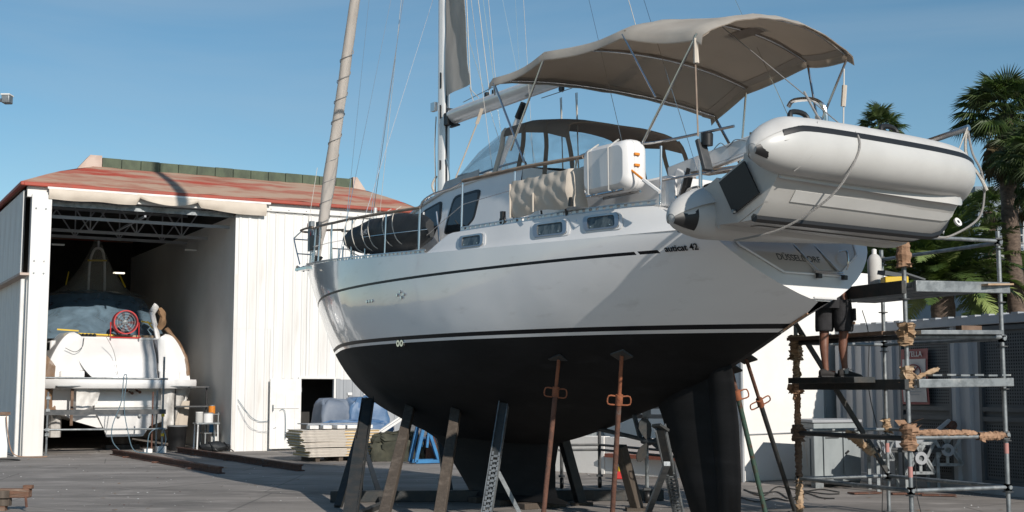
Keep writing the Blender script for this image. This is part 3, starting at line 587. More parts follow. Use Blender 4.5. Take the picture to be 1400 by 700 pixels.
# topsides
US = [0,.12,.24,.36,.48,.6,.76,.88,1.01,1.05,1.2]+[1.2+10.95*(i/76) for i in range(1,77)]
lev = [2.225, 2.262, 2.312, 2.40, 2.52, 2.66, 2.80, 2.92, 3.02, 3.05, 3.085]
def zrow(j, u0):
    if j < len(lev): return lev[j]
    return lerp(3.085, Zd(u0), (j-len(lev)+1)/4)
NR = len(lev)+4
def side(sgn):
    P = []
    for j in range(NR):
        row = []
        for u0 in US:
            z = zrow(j, u0); u = remap(u0, z); row.append(V(u, sgn*bm(u, z), z))
        P.append(row)
    return P
PT = side(1); ST = side(-1)
def mf(j, i):
    u0 = (US[i]+US[i+1])/2
    if j == 1: return 1
    if j == 9 and (u0 > 1.05 or .76 < u0 < 1.01): return 1
    return 0
hb = MB(); hb.grid([r[::-1] for r in PT], mf=lambda j, i: mf(j, len(US)-2-i)); hb.grid(ST, mf=mf)
hull = hb.build('hull', [M['hullwhite'], M['black_stripe']], yacht, ang=50)
# raised quarter bulwark (leans inboard)
def ztop(u):
    if u > 4.46: return Zd(u)
    if u > 4.0: return lerp(3.585, Zd(4.46), ((u-4.0)/.46)**1.2)
    if u > .58: return 3.585
    return lerp(3.36, 3.585, max(0, (u-.22)/.36))
US2 = [4.46*i/60+.02 for i in range(61)]
RB = {}
for sgn in (1, -1):
    P = []
    for k in range(6):
        t = k/5; row = []
        for u0 in US2:
            z = lerp(Zd(u0), ztop(u0), t); u = u0+lerp(uend(Zd(u0)), uend(z), 1)*max(0, 1-u0/1.2)*1.0 if u0 < 1.2 else u0
            b = bm(u0, Zd(u0))-.30*(z-Zd(u0))-.012*(t > 0); row.append(V(u, sgn*b, z))
        P.append(row)
    RB[sgn] = P
m = MB(); m.grid([r[::-1] for r in RB[1]]); m.grid(RB[-1]); 
for sgn in (1,-1): m.grid([[p for p in RB[sgn][-1]], [V(p.x, p.y-sgn*.16, p.z) for p in RB[sgn][-1]], [V(p.x, p.y-sgn*.18, p.z-.25) for p in RB[sgn][-1]]])
m.build('quarter_bulwark', M['gelcoat'], yacht, ang=40)
# deck
m = MB(); m.grid([[V(p.x, p.y*f, p.z-.015+.05*(1-f*f)) for p in PT[-1]] for f in (1,.5,0,-.5,-1)]); m.build('deck', M['gelcoat'], yacht)
m = MB(); m.grid([[V(u, f*(bm(u, Zd(u))-.2), 3.5) for u in [.15+.2*i for i in range(20)]] for f in (1,.5,-.5,-1)]); m.build('aft_deck', M['gelcoat'], yacht)
# transom
zl = [2.53,2.6,2.7,2.8,2.88,2.96,3.05,3.15,3.27]
m = MB(); m.grid([[V(uend(z), f*bm(uend(z), z), z) for f in (1,.6,.2,-.2,-.6,-1)] for z in zl]); m.grid([[V(-.02, f*1.05, 3.27) for f in (1,0,-1)], [V(.12, f*1.0, 3.5) for f in (1,0,-1)]])
m.build('transom', M['gelcoat'], yacht, ang=30)
pv = [(2.83,.42),(2.84,.46),(3.1,.90),(3.27,.98),(3.44,.98)]
def upan(z): return uend(z)-.012+.0*z
m = MB(); m.slab([[V(uend(z)-.022, f*w, z) for f in (1,.5,0,-.5,-1)] for z, w in pv], (.02,0,0)); panel = m.build('transom_panel', pm('grey_transom_gloss', (.50,.46,.43), .12, coat=.5), yacht)
m = MB()
for s in (1,-1):
    m.tube([(uend(2.83)-.03, s*.42, 2.83), (uend(3.1)-.03, s*.90, 3.1), (uend(3.27)-.03, s*.98, 3.27)], .012, 6)
m.tube([(uend(2.83)-.03, .42, 2.83), (uend(2.83)-.03, -.42, 2.83)], .012, 6); m.build('panel_edge', M['gelcoat'], yacht)
tn = V(-.553, 0, .0)
sl = math.atan2(.2, .3)                            # rake of the transom
R = Matrix(((0, -sin(sl)*-1, -1), (-1, 0, 0), (0, 1, 0))).to_4x4()
def face_mat(o, xdir, zdir):                       # text frame: x = reading direction, y = up, facing xdir x up
    x = Vector(xdir).normalized(); y = Vector(zdir).normalized(); z = x.cross(y); A = Matrix((x, y, z)).transposed().to_4x4(); A.translation = o; return A
zt_ = 3.02
text('DÜSSELDORF', .112, 'home_port_lettering', M['ink'], yacht, face_mat(V(uend(zt_)-.032, -.02+.10, zt_-.02), (0,-1,0), (.55,0,1)), .001, .001, 1.0)
m = MB(); m.tube([(-.53,.17,2.56),(-.53,-.17,2.56)], .012, 6); m.build('step_lip', M['gelcoat'], yacht)
# folded stainless boarding ladder
lad = MB()
for v in (-.08,-.42): lad.tube([(.02,v+.22,3.36),(-.36,v,2.86)], .019, 8)
lad.tube([(-.36,-.02,2.86),(-.36,-.48,2.86)], .017, 8); lad.tube([(-.16,.06,3.12),(-.16,-.34,3.12)], .014, 8); lad.tube([(-.38,-.02,2.84),(-.38,-.48,2.84)], .010, 8)
lad.tube([(.06,1.0,3.36),(.06,-.9,3.36)], .014, 8)
ladder = lad.build('boarding_ladder', M['chrome'], yacht)
for v in (-.06,-.46):
    q = MB(); q.box((-.40,v,2.81), (.05,.06,.05)); q.build('ladder_foot', M['black'], yacht, bev=.008)
m = MB(); m.tube(smooth([(-.2,-.62,3.12),(-.28,-.64,3.12),(-.3,-.64,2.98),(-.26,-.64,2.9)],4), .012, 6); m.build('grab_handle', M['chrome'], yacht)
# underbody
KB = []
for sgn in (1,-1):
    P = []
    for k in range(15):
        t = 1-(1-k/14)**1.7; row = []
        for i in range(70):
            z0 = 2.225; u = lerp(uend(z0)+.001, ust(z0)-.001, i/69); K = tab(TK, u); z = lerp(z0, K, t)
            row.append(V(u, sgn*(bm(u, z) if k < 14 else 0.0), z))
        P.append(row)
    KB.append(P)
m = MB(); m.grid(KB[0]); m.grid([r[::-1] for r in KB[1]]); m.build('antifouled_underbody', M['antifoul'], yacht, ang=60)
# counter strip (white) where the antifouling ends aft, keel, skeg and rudder
def foil(sections, n=18):                         # sections: (z, u_lead, u_trail, half thickness)
    P = []
    for z, a, b, th in sections:
        row = []
        for k in range(n):
            an = 2*pi*k/n; c = (1+cos(an))/2; y = th*sin(an)*(.35+.65*(1-abs(2*c-1.25)**2 if abs(2*c-1.25) < 1 else .1)); row.append(V(lerp(b, a, c), y, z))
        P.append(row)
    return P
m = MB(); m.grid(foil([(1.35,8.6,3.6,.42),(1.02,7.9,3.95,.30),(.85,7.35,4.2,.22),(.6,6.98,4.27,.17),(.3,6.62,4.27,.17),(.16,6.45,4.22,.19),(.12,6.4,4.0,.27),(.09,6.38,3.92,.30),(.085,6.3,4.0,.05)]), closed=True)
m.build('keel', M['antifoul'], yacht, ang=50)
m = MB(); m.grid(foil([(1.75,2.35,1.25,.10),(1.3,2.1,1.23,.09),(.9,1.93,1.18,.085),(.4,1.70,1.13,.08),(.12,1.58,1.1,.06),(.09,1.5,1.15,.02)]), closed=True); m.build('skeg', M['antifoul'], yacht, ang=50)
m = MB(); m.grid(foil([(1.93,1.27,.90,.07),(1.80,1.26,.86,.085),(1.2,1.22,.78,.085),(.6,1.15,.76,.08),(.12,1.12,.78,.07),(.09,1.05,.82,.01)]), closed=True); m.build('rudder', M['antifoul'], yacht, ang=50)
m = MB(); m.tube([(3.5,0,1.12),(2.35,0,.98)], [.03,.026], 10); m.bar((2.62,0,1.3),(2.5,0,1.0),.05,.03); m.build('propeller_shaft', M['galv_dark'], yacht)
for k in range(3):
    a = radians(20+120*k); q = MB(); q.slab([[V(2.33+.03*w*s*8, sin(a)*r_+cos(a)*w*s, .97+cos(a)*r_-sin(a)*w*s) for s in (-1,0,1)] for r_, w in ((.04,.03),(.12,.07),(.2,.085),(.27,.06),(.3,.01))], (.01,0,0)); q.build('propeller_blade', M['dark_steel'], yacht)
m = MB(); m.tube([(2.45,0,.98),(2.33,0,.97),(2.22,0,.965)], [.045,.05,.015], 10); m.build('propeller_hub', M['galv_dark'], yacht)
# stern counter edge: bare patch
m = MB(); m.tube([(.05,.02,2.245),(-.12,.02,2.33),(-.3,.02,2.41)], .012, 6); m.build('scraped_strip', M['paper'], yacht)
# hull side windows
def on_bulwark(u, z): return bm(u, Zd(u))-.30*(z-Zd(u))-.012
def side_frame(u, z):
    e = .05; p = V(u, on_bulwark(u, z), z); a = (V(u+e, on_bulwark(u+e, z), z)-p).normalized(); b = (V(u, on_bulwark(u, z+e), z+e)-p).normalized(); return p, a, b, b.cross(a)*-1
def rrect(w, h, r, sk=0, n=4):
    out = []
    for cx, cy, a0 in ((w/2-r, h/2-r, 0), (-w/2+r, h/2-r, 90), (-w/2+r, -h/2+r, 180), (w/2-r, -h/2+r, 270)):
        for k in range(n+1):
            a = radians(a0+90*k/n); x, y = cx+r*cos(a), cy+r*sin(a); out.append((x+sk*y, y))
    return out
for u, z, w, h in ((3.5,3.43,.44,.155),(2.08,3.445,.50,.165),(1.30,3.45,.47,.17)):
    p, a, b, nrm = side_frame(u, z)
    if nrm.y < 0: nrm = -nrm
    def ring(m, so, si, d0, d1, sk=.35):
        A = rrect(w*so, h*so+(.0), .05*so, sk); B = rrect(w*si, h*si, .04*si, sk)
        rows = [[p+a*x+b*y+nrm*d for x, y in L] for L, d in ((A, 0), (A, d0), (B, d1), (B, -.02))]
        m.grid(rows, closed=True)
    q = MB(); ring(q, 1.28, 1.10, .006, .008); q.build('window_surround', M['gelcoat'], yacht)
    q = MB(); ring(q, 1.10, .84, .022, .018); f = q.build('window_frame', M['alu'], yacht)
    q = MB(); L = [p+a*x+b*y+nrm*.004 for x, y in rrect(w*.9, h*.9, .03, .35)]; q.add(L, [tuple(range(len(L)))]); q.build('window_pane', M['pane'], f)
    for dx in (-.3,.3):
        q = MB(); q.lathe([(0,0),(.006,0),(.006,.008),(0,.009)], (0,0,0), 6); 
        o = q.build('window_catch', M['chrome'], f); o.location = p+a*dx*w-b*h*.28+nrm*.01
p, a, b, nrm = side_frame(1.70, 3.50); q = MB(); q.lathe([(0,0),(.016,0),(.022,.008),(.012,.01),(0,.004)], (0,0,0), 10, axis='y'); o = q.build('vent_fitting', M['chrome'], yacht); o.location = p+nrm*.012
# lettering on the quarter
def on_hull(u, z): return bm(u, z)
def hull_frame(u, z):
    e = .08; p = V(u, on_hull(u, z), z); a = (V(u+e, on_hull(u+e, z), z)-p).normalized(); b = (V(u, on_hull(u, z+e), z+e)-p).normalized(); n_ = a.cross(b)
    if n_.y < 0: n_ = -n_
    return p, a, b, n_
p, a, b, nrm = hull_frame(.28, 3.09)
text('auticat 42', .10, 'model_lettering', M['black_stripe'], yacht, face_mat(p+nrm*.012, -a, b), .002, .002, 1.0)
for u, z in ((6.15,2.83),(6.06,2.83),(5.97,2.83)):
    p, a, b, nrm = hull_frame(u, z); q = MB(); q.lathe([(.0,.02),(.02,.02),(.024,0)], (0,0,0), 8, axis='y'); o = q.build('skin_fitting', M['chrome'], yacht); o.location = p
for u, z in ((5.1,2.90),(5.07,2.82),(5.18,2.86),(5.0,2.86)):
    p, a, b, nrm = hull_frame(u, z); q = MB(); q.lathe([(.0,.025),(.018,.025),(.022,0)], (0,0,0), 8, axis='y'); o = q.build('skin_fitting', M['chrome'], yacht); o.location = p
for u, z in ((5.30,2.22),(5.2,2.22)):
    p, a, b, nrm = hull_frame(u, z); q = MB(); q.lathe([(.02,.03),(.045,.03),(.05,0)], (0,0,0), 12, axis='y'); q.lathe([(0,.012),(.022,.012)], (0,0,0), 12, axis='y'); o = q.build('thruster_outlet', M['chrome'], yacht); o.location = p
# toe rails (perforated aluminium)
def railedge(u, ins=0.02):
    if u <= 4.2: 
        z = ztop(u); return V(u, bm(u, Zd(u))-.30*(z-Zd(u))-ins-.012, z)
    return V(u, bm(u, Zd(u))-ins, Zd(u))
def toerail(us, sgn, name):
    L = [railedge(u) for u in us]; L = [V(p.x, sgn*p.y, p.z) for p in L]
    q = MB(); q.tube([p+V(0,0,.008) for p in L], .012, 5); q.tube([p+V(0,0,.052) for p in L], .010, 5)
    for i in range(len(L)-1):
        p = (L[i]+L[i+1])/2; d = (L[i+1]-L[i]); q.bar(p-d*.28+V(0,0,.03), p+d*.28+V(0,0,.03), .008, .05)
    q.build(name, M['alu'], yacht)
toerail([4.5+.12*i for i in range(63)], 1, 'toe_rail'); toerail([.62+.10*i for i in range(33)], 1, 'toe_rail')
toerail([4.5+.2*i for i in range(37)], -1, 'toe_rail'); toerail([.45+.2*i for i in range(17)], -1, 'toe_rail')
# stanchions, pulpit and guard rails
def gp(u, hgt, ins=.09, s=1):
    p = railedge(u, ins); return V(p.x, s*p.y, p.z+hgt)
HS = .63
for s in (1,-1):
    for u in (4.75,5.72,7.0,8.2):
        q = MB(); q.tube([gp(u,0,.07,s), gp(u,HS,.09,s)], .013, 8); q.box(gp(u,.02,.07,s), (.06,.05,.05)); q.build('stanchion', M['chrome'], yacht)
    for u in (3.88,2.85,.62,.1):
        q = MB(); q.tube([gp(u,0,.07,s), gp(u,HS+.02,.09,s)], .014, 8); q.build('stanchion', M['chrome'], yacht)
    # brown covered top rail of the foredeck
    q = MB(); q.tube([gp(u,HS+.0+.018*max(0,u-8),.09,s) for u in [4.75+.25*i for i in range(27)]], .021, 8); q.build('top_rail', M['leather'], yacht)
    q = MB(); q.tube([gp(u,.33,.08,s) for u in [4.55+.4*i for i in range(16)]], .005, 5); q.build('lifeline', M['chrome'], yacht)
    # corner hoop at the raised deck
    q = MB(); q.tube(smooth([gp(4.75,0,.07,s), gp(4.75,HS-.02,.09,s), gp(4.5,HS+.14,.09,s), gp(4.1,.64,.09,s), gp(3.88,.66,.09,s)],5), .014, 8); q.build('gate_hoop', M['chrome'], yacht)
    q = MB(); q.tube([gp(3.88,.66,.09,s), gp(2.7,.68,.09,s), gp(1.7,.67,.09,s)], .024, 8); q.build('top_rail', M['leather'], yacht)
    q = MB(); q.tube([gp(4.55,.1,.07,s)+V(0,0,.15), gp(3.88,.36,.09,s), gp(2.6,.45,.09,s)], .005, 5); q.build('lifeline', M['chrome'], yacht)
    q = MB(); q.tube(smooth([gp(1.8,.25,.09,s), gp(1.82,.6,.09,s), gp(1.65,.70,.09,s), gp(1.0,.71,.09,s), gp(.6,.70,.09,s), V(-.3,1.05*s,4.32)],5), .016, 8); q.build('pushpit_rail', M['chrome'], yacht)
    q = MB(); q.tube([gp(.62,.27,.09,s), V(.1,1.1*s,3.88), V(-.35,.98*s,3.9)], .014, 8); q.build('pushpit_rail', M['chrome'], yacht)
    q = MB(); q.slab([[V(.3,s*1.12,3.9),V(-.35,s*.98,3.9)],[V(.3,s*.85,3.9),V(-.35,s*.75,3.9)]], (0,0,.02)); q.build('teak_seat', M['leather'], yacht)
    # pulpit uprights
    for u in (9.4,10.4,11.0,11.5):
        q = MB(); q.tube([gp(u,0,.05,s), gp(u,HS+.018*(u-8),.09,s)], .015, 8); q.build('pulpit_upright', M['chrome'], yacht)
    q = MB(); q.tube([gp(9.4,.33,.07,s), gp(10.4,.34,.07,s), gp(11.5,.36,.06,s)], .012, 8); q.build('pulpit_rail', M['chrome'], yacht)
q = MB(); q.tube(smooth([(11.2,.32,4.52),(11.7,.22,4.56),(12.05,.16,4.56),(12.2,0,4.56),(12.05,-.16,4.56),(11.7,-.22,4.56),(11.2,-.32,4.52)],5), .02, 8); q.build('pulpit_bow_rail', M['leather'], yacht)
q = MB()
for s in (1,-1): q.tube(smooth([(12.05,.17*s,3.93),(12.35,.15*s,4.4),(12.32,.14*s,4.47),(12.0,.16*s,4.55)],4), .013, 8)
q.tube([(12.35,.15,4.43),(12.35,-.15,4.43)],.012,8); q.tube([(12.2,.16,4.14),(12.2,-.16,4.14)],.012,8); q.build('bow_gate', M['chrome'], yacht)
q = MB(); q.box((12.2,0,3.86),(.5,.16,.05)); q.lathe([(.02,-.06),(.06,-.07),(.03,0),(.06,.07),(.02,.06)], (12.38,0,3.88), 12, axis='y'); q.build('bow_roller', M['chrome'], yacht)
q = MB(); q.tube([(10.9,.42,3.83),(10.9,.42,4.05)],.02,6); q.box((10.85,.44,4.2),(.22,.12,.26)); q.build('anchor_motor', M['black'], yacht, bev=.02)
q = MB(); q.box((11.4,.26,4.32),(.18,.05,.42)); q.box((11.35,.28,4.6),(.12,.08,.1)); q.build('outboard_bracket', M['galv'], yacht, bev=.008)
q = MB(); q.box((11.0,.3,4.45),(.12,.06,.3)); q.build('bow_light', M['galv_dark'], yacht)
q = MB(); q.tube(smooth([(11.7,.2,4.55),(11.6,.22,4.65),(11.4,.25,4.6),(11.35,.3,4.35)],4),.012,6); q.build('red_line', M['red'], yacht)
# inner forestay bottle screws
q = MB(); q.tube([(9.2,.18,3.6),(9.15,.15,4.65)],.03,8); q.tube([(9.35,.25,3.6),(9.18,.18,4.5)],.02,8); q.build('stay_adjuster', M['paint_alu'], yacht)
# ---- pilothouse
def hs(u, z):                                      # side plane of the pilothouse
    return 1.24-.14*(z-3.7)
prof = [(7.15,3.62),(6.75,3.82),(6.45,4.02),(5.9,4.22),(5.3,4.36),(4.4,4.42),(3.4,4.42),(3.3,3.6)]
m = MB(); P = []
for u, z in prof[:-1]: P.append([V(u, f*hs(u, z)*(1 if abs(f) > .9 else 1), z+.05*(1-f*f)+.0) for f in (1,.92,.5,0,-.5,-.92,-1)])
m.grid(P)
for s in (1,-1):
    P = [[V(u, s*hs(u, z), z) for u, z in prof[:-1]], [V(u, s*(hs(u, 3.35)+.03), 3.35) for u, z in prof[:-1]]]; m.grid(P)
m.grid([[V(3.4,f*hs(0,4.42),4.42) for f in (1,0,-1)],[V(3.3,f*1.27,3.4) for f in (1,0,-1)]]); m.grid([[V(7.15,f*hs(0,3.62),3.62) for f in (1,0,-1)],[V(7.3,f*1.2,3.3) for f in (1,0,-1)]])
ph = m.build('pilothouse', M['gelcoat'], yacht, ang=30)
m = MB()
for s in (1,-1): m.tube([V(u, s*(hs(u,z)+.015), z-.015) for u, z in prof[1:-1]], .022, 8)
m.build('roof_gutter', M['gelcoat'], yacht)
m = MB()
for s in (1,-1): m.tube(smooth([(6.4,s*.95,4.1),(6.3,s*.95,4.2),(5.3,s*.95,4.48),(3.8,s*.95,4.56),(3.6,s*.95,4.46)],5), .016, 8)
m.build('grab_rail', M['chrome'], yacht)
def hwin(pts, name='side_window'):
    L = [V(u, hs(u, z)+.012, z) for u, z in pts]; c = sum(L, V(0,0,0))/len(L)
    f = MB(); A = [c+(p-c)*1.07 for p in L]; B = [c+(p-c)*.95+V(0,.012,0) for p in L]; f.grid([[p-V(0,.02,0) for p in A], [p+V(0,.006,0) for p in A], B], closed=True); fr = f.build(name, M['black'], yacht)
    q = MB(); q.add([c+(p-c)*.97+V(0,.008,0) for p in L], [tuple(range(len(L)))]); q.build('window_pane', M['glass'], fr); return fr
def bez(pts, r=.18):                               # round the corners of a polygon
    out = []; n = len(pts)
    for i in range(n):
        p = V(*pts[i]); a = V(*pts[i-1]); b = V(*pts[(i+1) % n])
        for t in (0,.33,.66,1):
            A = p.lerp(a, r); B = p.lerp(b, r); q = A*(1-t)**2+p*2*t*(1-t)+B*t*t; out.append((q.x, q.y))
    return out
hwin(bez([(6.15,3.66),(5.45,3.66),(5.28,3.95),(5.33,4.20),(5.75,4.12),(6.05,3.97)]))
hwin(bez([(5.12,3.72),(4.62,3.72),(4.4,3.86),(4.34,4.24),(4.98,4.22)]))
hwin(bez([(6.35,3.78),(6.62,3.72),(6.5,3.9),(6.28,3.98)]))
q = MB(); q.bar((5.72,1.25,3.68),(5.75,1.2,4.10),.02,.04); q.build('window_divider', M['gelcoat'], yacht)
q = MB(); q.tube([(4.5,1.30,3.55),(5.15,1.30,3.56),(5.3,1.27,4.05)], .014, 8); q.build('side_grab_rail', M['chrome'], yacht)
m = MB(); m.box((3.75,1.12,4.02),(.55,.1,.32)); m.box((3.2,0,3.85),(1.2,2.3,.5)); m.box((1.8,1.12,3.75),(2.4,.14,.34)); m.box((1.8,-1.12,3.75),(2.4,.14,.34)); m.box((.75,.0,3.72),(.12,2.1,.45)); m.build('cockpit_coaming', M['gelcoat'], yacht, bev=.03)
# black gear lashed forward of the windscreen
for i, (c, r, L, mt) in enumerate((((6.9,.55,4.18),.10,.5,'bagblack'), ((6.6,.75,4.22),.07,.55,'black'))):
    q = MB(); pts = smooth([V(*c)+V(-L/2,0,-.05), V(*c)+V(0,.05,0), V(*c)+V(L/2,0,-.04)],5); q.tube(pts, [r*(.6+.4*sin(pi*k/(len(pts)-1))) for k in range(len(pts))], 10, flat=.8); q.build('deck_bundle', M[mt], yacht, jit=.012)
q = MB(); q.bar((6.95,.6,4.2),(6.75,.6,4.42),.09,.07); q.build('winch_handle_pocket', M['black'], yacht, bev=.01)
for k in range(3):
    q = MB(); q.tube(smooth([(6.6,.45+.1*k,4.2),(6.0,.5+.1*k,4.34),(5.3,.55+.1*k,4.5),(4.3,.6+.1*k,4.52)],4), .014, 6); q.build('control_line', M['black' if k != 1 else 'rope_grey'], yacht)
# ---- mast, boom, sails and rigging
m = MB(); m.tube([(7.2,0,3.6),(7.22,0,12),(7.25,0,18.7)], [.095,.095,.085], 20, flat=.75); mast = m.build('mast', M['paint_alu'], yacht, ang=60)
m = MB(); m.tube([(7.315,0,4.3),(7.34,0,18)], .006, 4); m.bar((7.12,0,4.2),(7.16,0,18),.03,.02); m.build('mast_track', M['galv_dark'], mast)
for z, hh in ((6.45,.26),(5.95,.22),(5.1,.16)):
    q = MB(); A = rrect(.06, hh, .028); q.prism([(7.19+x, .074, z+y) for x, y in A], (0,.006,0)); q.build('mast_slot', M['black'], mast)
q = MB(); q.lathe([(.0,0),(.07,0),(.055,.05),(.065,.1),(.03,.11)], (7.33,.12,4.55), 12, axis='y'); q.box((7.34,.1,6.05),(.12,.06,.14)); q.build('mast_winch', M['chrome'], mast)
q = MB(); q.tube(smooth([(7.34,.06,5.9),(7.36,.07,5.4),(7.33,.07,4.9),(7.36,.06,4.5)],5), .010, 5); q.tube(smooth([(7.33,.05,4.95),(7.38,.1,4.8),(7.35,.05,4.65)],4), .02, 6); q.build('halyard_coil', M['rope'], mast)
q = MB(); q.tube(smooth([(7.10,.02,5.2),(7.02,.0,4.9),(7.1,0,4.6)],4), .008, 5); q.build('halyard', M['blue_hose'], mast)
for z in (8.4,12.4):
    for s in (1,-1):
        q = MB(); q.tube([(7.2,0,z),(7.05,s*.95,z+.08)], [.035,.02], 8, flat=.5); q.build('spreader', M['paint_alu'], mast)
m = MB(); P = []
B0, B1 = V(6.95,0,5.83), V(2.2,0,5.92)
m.tube([lerp(B0,B1,t/6) for t in range(7)], .125, 16, flat=.68); boom = m.build('boom', M['paint_alu'], yacht, ang=60)
q = MB(); q.box((7.05,0,5.82),(.16,.1,.2)); q.bar((7.0,0,5.68),(6.75,0,5.68),.05,.03); q.box((6.95,0,5.83),(.05,.20,.27)); q.build('gooseneck', M['black'], boom, bev=.01)
for u in (5.9,5.7): q = MB(); q.box((u,.05,5.98),(.07,.05,.07)); q.build('boom_block', M['black'], boom, bev=.01)
for u in (4.1,3.75):
    q = MB(); q.lathe([(0,-.02),(.045,-.02),(.045,.02),(0,.02)], (u,0,5.72), 10, axis='y'); q.build('boom_block', M['black'], boom)
    q = MB(); q.tube([(u,0,5.6),(u-.15,.1,4.5)], .007, 5); q.tube([(u+.03,0,5.6),(u-.1,.05,4.5)], .007, 5); q.build('mainsheet', M['rope'], boom)
q = MB(); q.tube([(5.05,0,5.62),(5.9,0,4.5)], [.045,.04], 10); q.build('boom_vang', M['paint_alu'], boom); q = MB(); q.tube([(5.0,0,5.68),(5.15,0,5.5)], .055, 10); q.build('vang_end', M['black'], boom)
q = MB(); q.tube([(6.6,.02,6.0),(5.2,.03,6.12),(3.0,.03,6.1)], .006, 5); q.tube([(4.5,.05,5.66),(3.8,.06,5.66),(3.4,.06,5.72)], .006, 5); q.build('reefing_line', M['rope_grey'], boom)
# rolled mainsail leech showing behind the mast
P = []
for i in range(22):
    t = i/21; z = lerp(6.22, 13.5, t); w = lerp(.68, .06, t**.9); row = []
    for k in range(6):
        f = k/5; row.append(V(7.09-w*f, .02+.02*sin(f*6+z*2)+.012*sin(z*5), z-(.03-.06*f)*(1-t) if i == 0 else z+.02*f))
    P.append(row)
m = MB(); m.slab(P, (0,.006,0)); sail = m.build('mainsail', M['sailcloth'], yacht, ang=80)
q = MB(); q.tube([(6.40,.02,6.3),(6.38,.02,6.15),(6.15,.03,5.98)], .007, 5); q.tube([(6.4,.02,6.25),(7.03-.02,.02,13.4)], .008, 5); q.tube([(6.42,.02,6.2),(6.3,.03,5.96)],.007,5); q.build('clew_line', M['rope'], sail)
# furled genoa on the forestay
F0, F1 = V(11.75,0,4.0), V(7.35,0,18.6)
F0 = V(11.62,0,4.05)
L = [lerp(F0, F1, t/60) for t in range(61)]
rad = [.045 if t < 2 else (.085+.03*min(1,(t-2)/3) if t < 8 else .105-.045*(t/60)) for t in range(61)]
q = MB(); q.tube(L, rad, 14); q.build('furled_genoa', M['uvsail'], yacht, jit=.006, ang=70)
dr = (F1-F0).normalized()
hx = []
for k in range(90):
    t = k/90; an = 2*pi*k/10; c = F0+dr*(.55+3.4*t if k < 60 else .55+3.4*t); w = dr.orthogonal().normalized(); w2 = dr.cross(w); hx.append(c+(w*cos(an)+w2*sin(an))*.112)
q = MB(); q.tube(hx, .008, 5); q.build('sail_lashing', M['rope_grey'], yacht)
q = MB(); q.lathe([(.05,0),(.09,.02),(.06,.08),(.09,.14),(.05,.16)], (0,0,0), 14); o = q.build('furling_drum', M['black'], yacht); o.location = F0-dr*.15; o.rotation_euler = dr.to_track_quat('Z','Y').to_euler()
def wire(a, b, r=.0045, mt='chrome', name='stay'):
    q = MB(); q.tube([a, b], r, 5); return q.build(name, M[mt], yacht)
for s in (1,-1):
    wire((7.25,s*1.72,3.5),(7.05,s*.95,12.45)); wire((7.0,s*1.7,3.5),(7.2,0,8.4)); wire((6.55,s*1.72,3.5),(7.2,s*.02,12.4))
    wire((7.5,s*1.66,3.5),(7.2,s*.02,12.3)); wire((.1,s*1.0,3.4),(7.2,s*.02,18.6))
    for u, v in ((7.25,1.72),(7.0,1.7),(6.55,1.72),(7.5,1.66)): q = MB(); q.tube([(u,s*v,3.42),(u,s*v*.995,3.72)], .012, 6); q.build('rigging_screw', M['chrome'], yacht)
wire((9.2,.16,4.6),(7.3,0,12.6), .006); wire((9.1,.1,4.5),(7.3,0,15), .004, 'rope'); wire((10.4,.8,4.4),(11.1,.3,5.6),.005,'rope','furling_line')
wire((2.4,.0,5.95),(7.1,0,18.5),.005,'rope','topping_lift'); wire((5.7,.0,5.95),(7.1,0,15),.004,'rope','halyard'); wire((5.85,.03,5.98),(7.05,0,11.5),.006,'rope','halyard')
wire((4.9,.6,4.6),(7.1,.05,11.0),.004,'rope','halyard'); wire((1.3,1.0,3.6),(7.1,.05,18.0),.004)
wire((4.35,.3,4.7),(5.6,.2,16),.003,'rope','halyard')
# ---- sprayhood: clear screens, brown top
hoops = [((5.55,.98,4.42),(5.3,.86,4.6),(5.25,0,4.66)), ((4.20,1.06,4.38),(4.08,.92,5.05),(4.06,0,5.13)), ((3.6,1.10,4.3),(3.6,.93,5.04),(3.6,0,5.13)), ((3.0,1.10,4.15),(3.15,.92,4.97),(3.15,0,5.06)), ((2.35,1.10,3.85),(2.75,.90,4.86),(2.8,0,4.97))]
def hoop_pts(h, n=8):
    a, b, c = [Vector(p) for p in h]; mm = lambda p: V(p.x, -p.y, p.z)
    return smooth([a, lerp(a,b,.6), b, lerp(b,c,.5)+V(0,0,.045), c, lerp(mm(b),c,.5)+V(0,0,.045), mm(b), lerp(mm(a),mm(b),.6), mm(a)], 4)
HP = [hoop_pts(h) for h in hoops]
q = MB(); n0 = 9
q.slab([p[n0-3:len(p)-n0+3] for p in HP[1:]], (0,0,.012)); q.build('sprayhood_top', M['sprayhood'], yacht, ang=80)
for s in (0,1):
    def sd_(p, k): return p[k] if s == 0 else p[len(p)-1-k]
    q = MB(); q.grid([[sd_(HP[i], k) for k in range(0,8)] for i in (0,1)]); q.build('side_screen', M['vinyl'], yacht)
    q = MB(); q.grid([[sd_(HP[i], k)+V(0,-.005 if s==0 else .005,0) for k in range(1,7)] for i in (1,2)]); q.build('side_screen', M['vinyl'], yacht)
    for i in (1,2): q = MB(); q.tube([sd_(HP[i], k) for k in range(0,9)], .035 if i==1 else .03, 6, flat=.4); q.build('screen_border', M['canvas' if i == 1 else 'sprayhood'], yacht)
    for i in (3,4): q = MB(); q.tube([sd_(HP[i], k) for k in range(0,9)], .028, 6, flat=.5); q.build('screen_border', M['sprayhood'], yacht)
q = MB(); q.grid([HP[0][4:-4], [lerp(a_, b_, .5)+V(.05,0,.05) for a_, b_ in zip(HP[0][4:-4], HP[1][4:-4])], HP[1][4:-4]]); q.build('front_screen', M['vinyl'], yacht)
q = MB(); q.tube(HP[0], .02, 6); q.build('screen_border', M['canvas'], yacht)
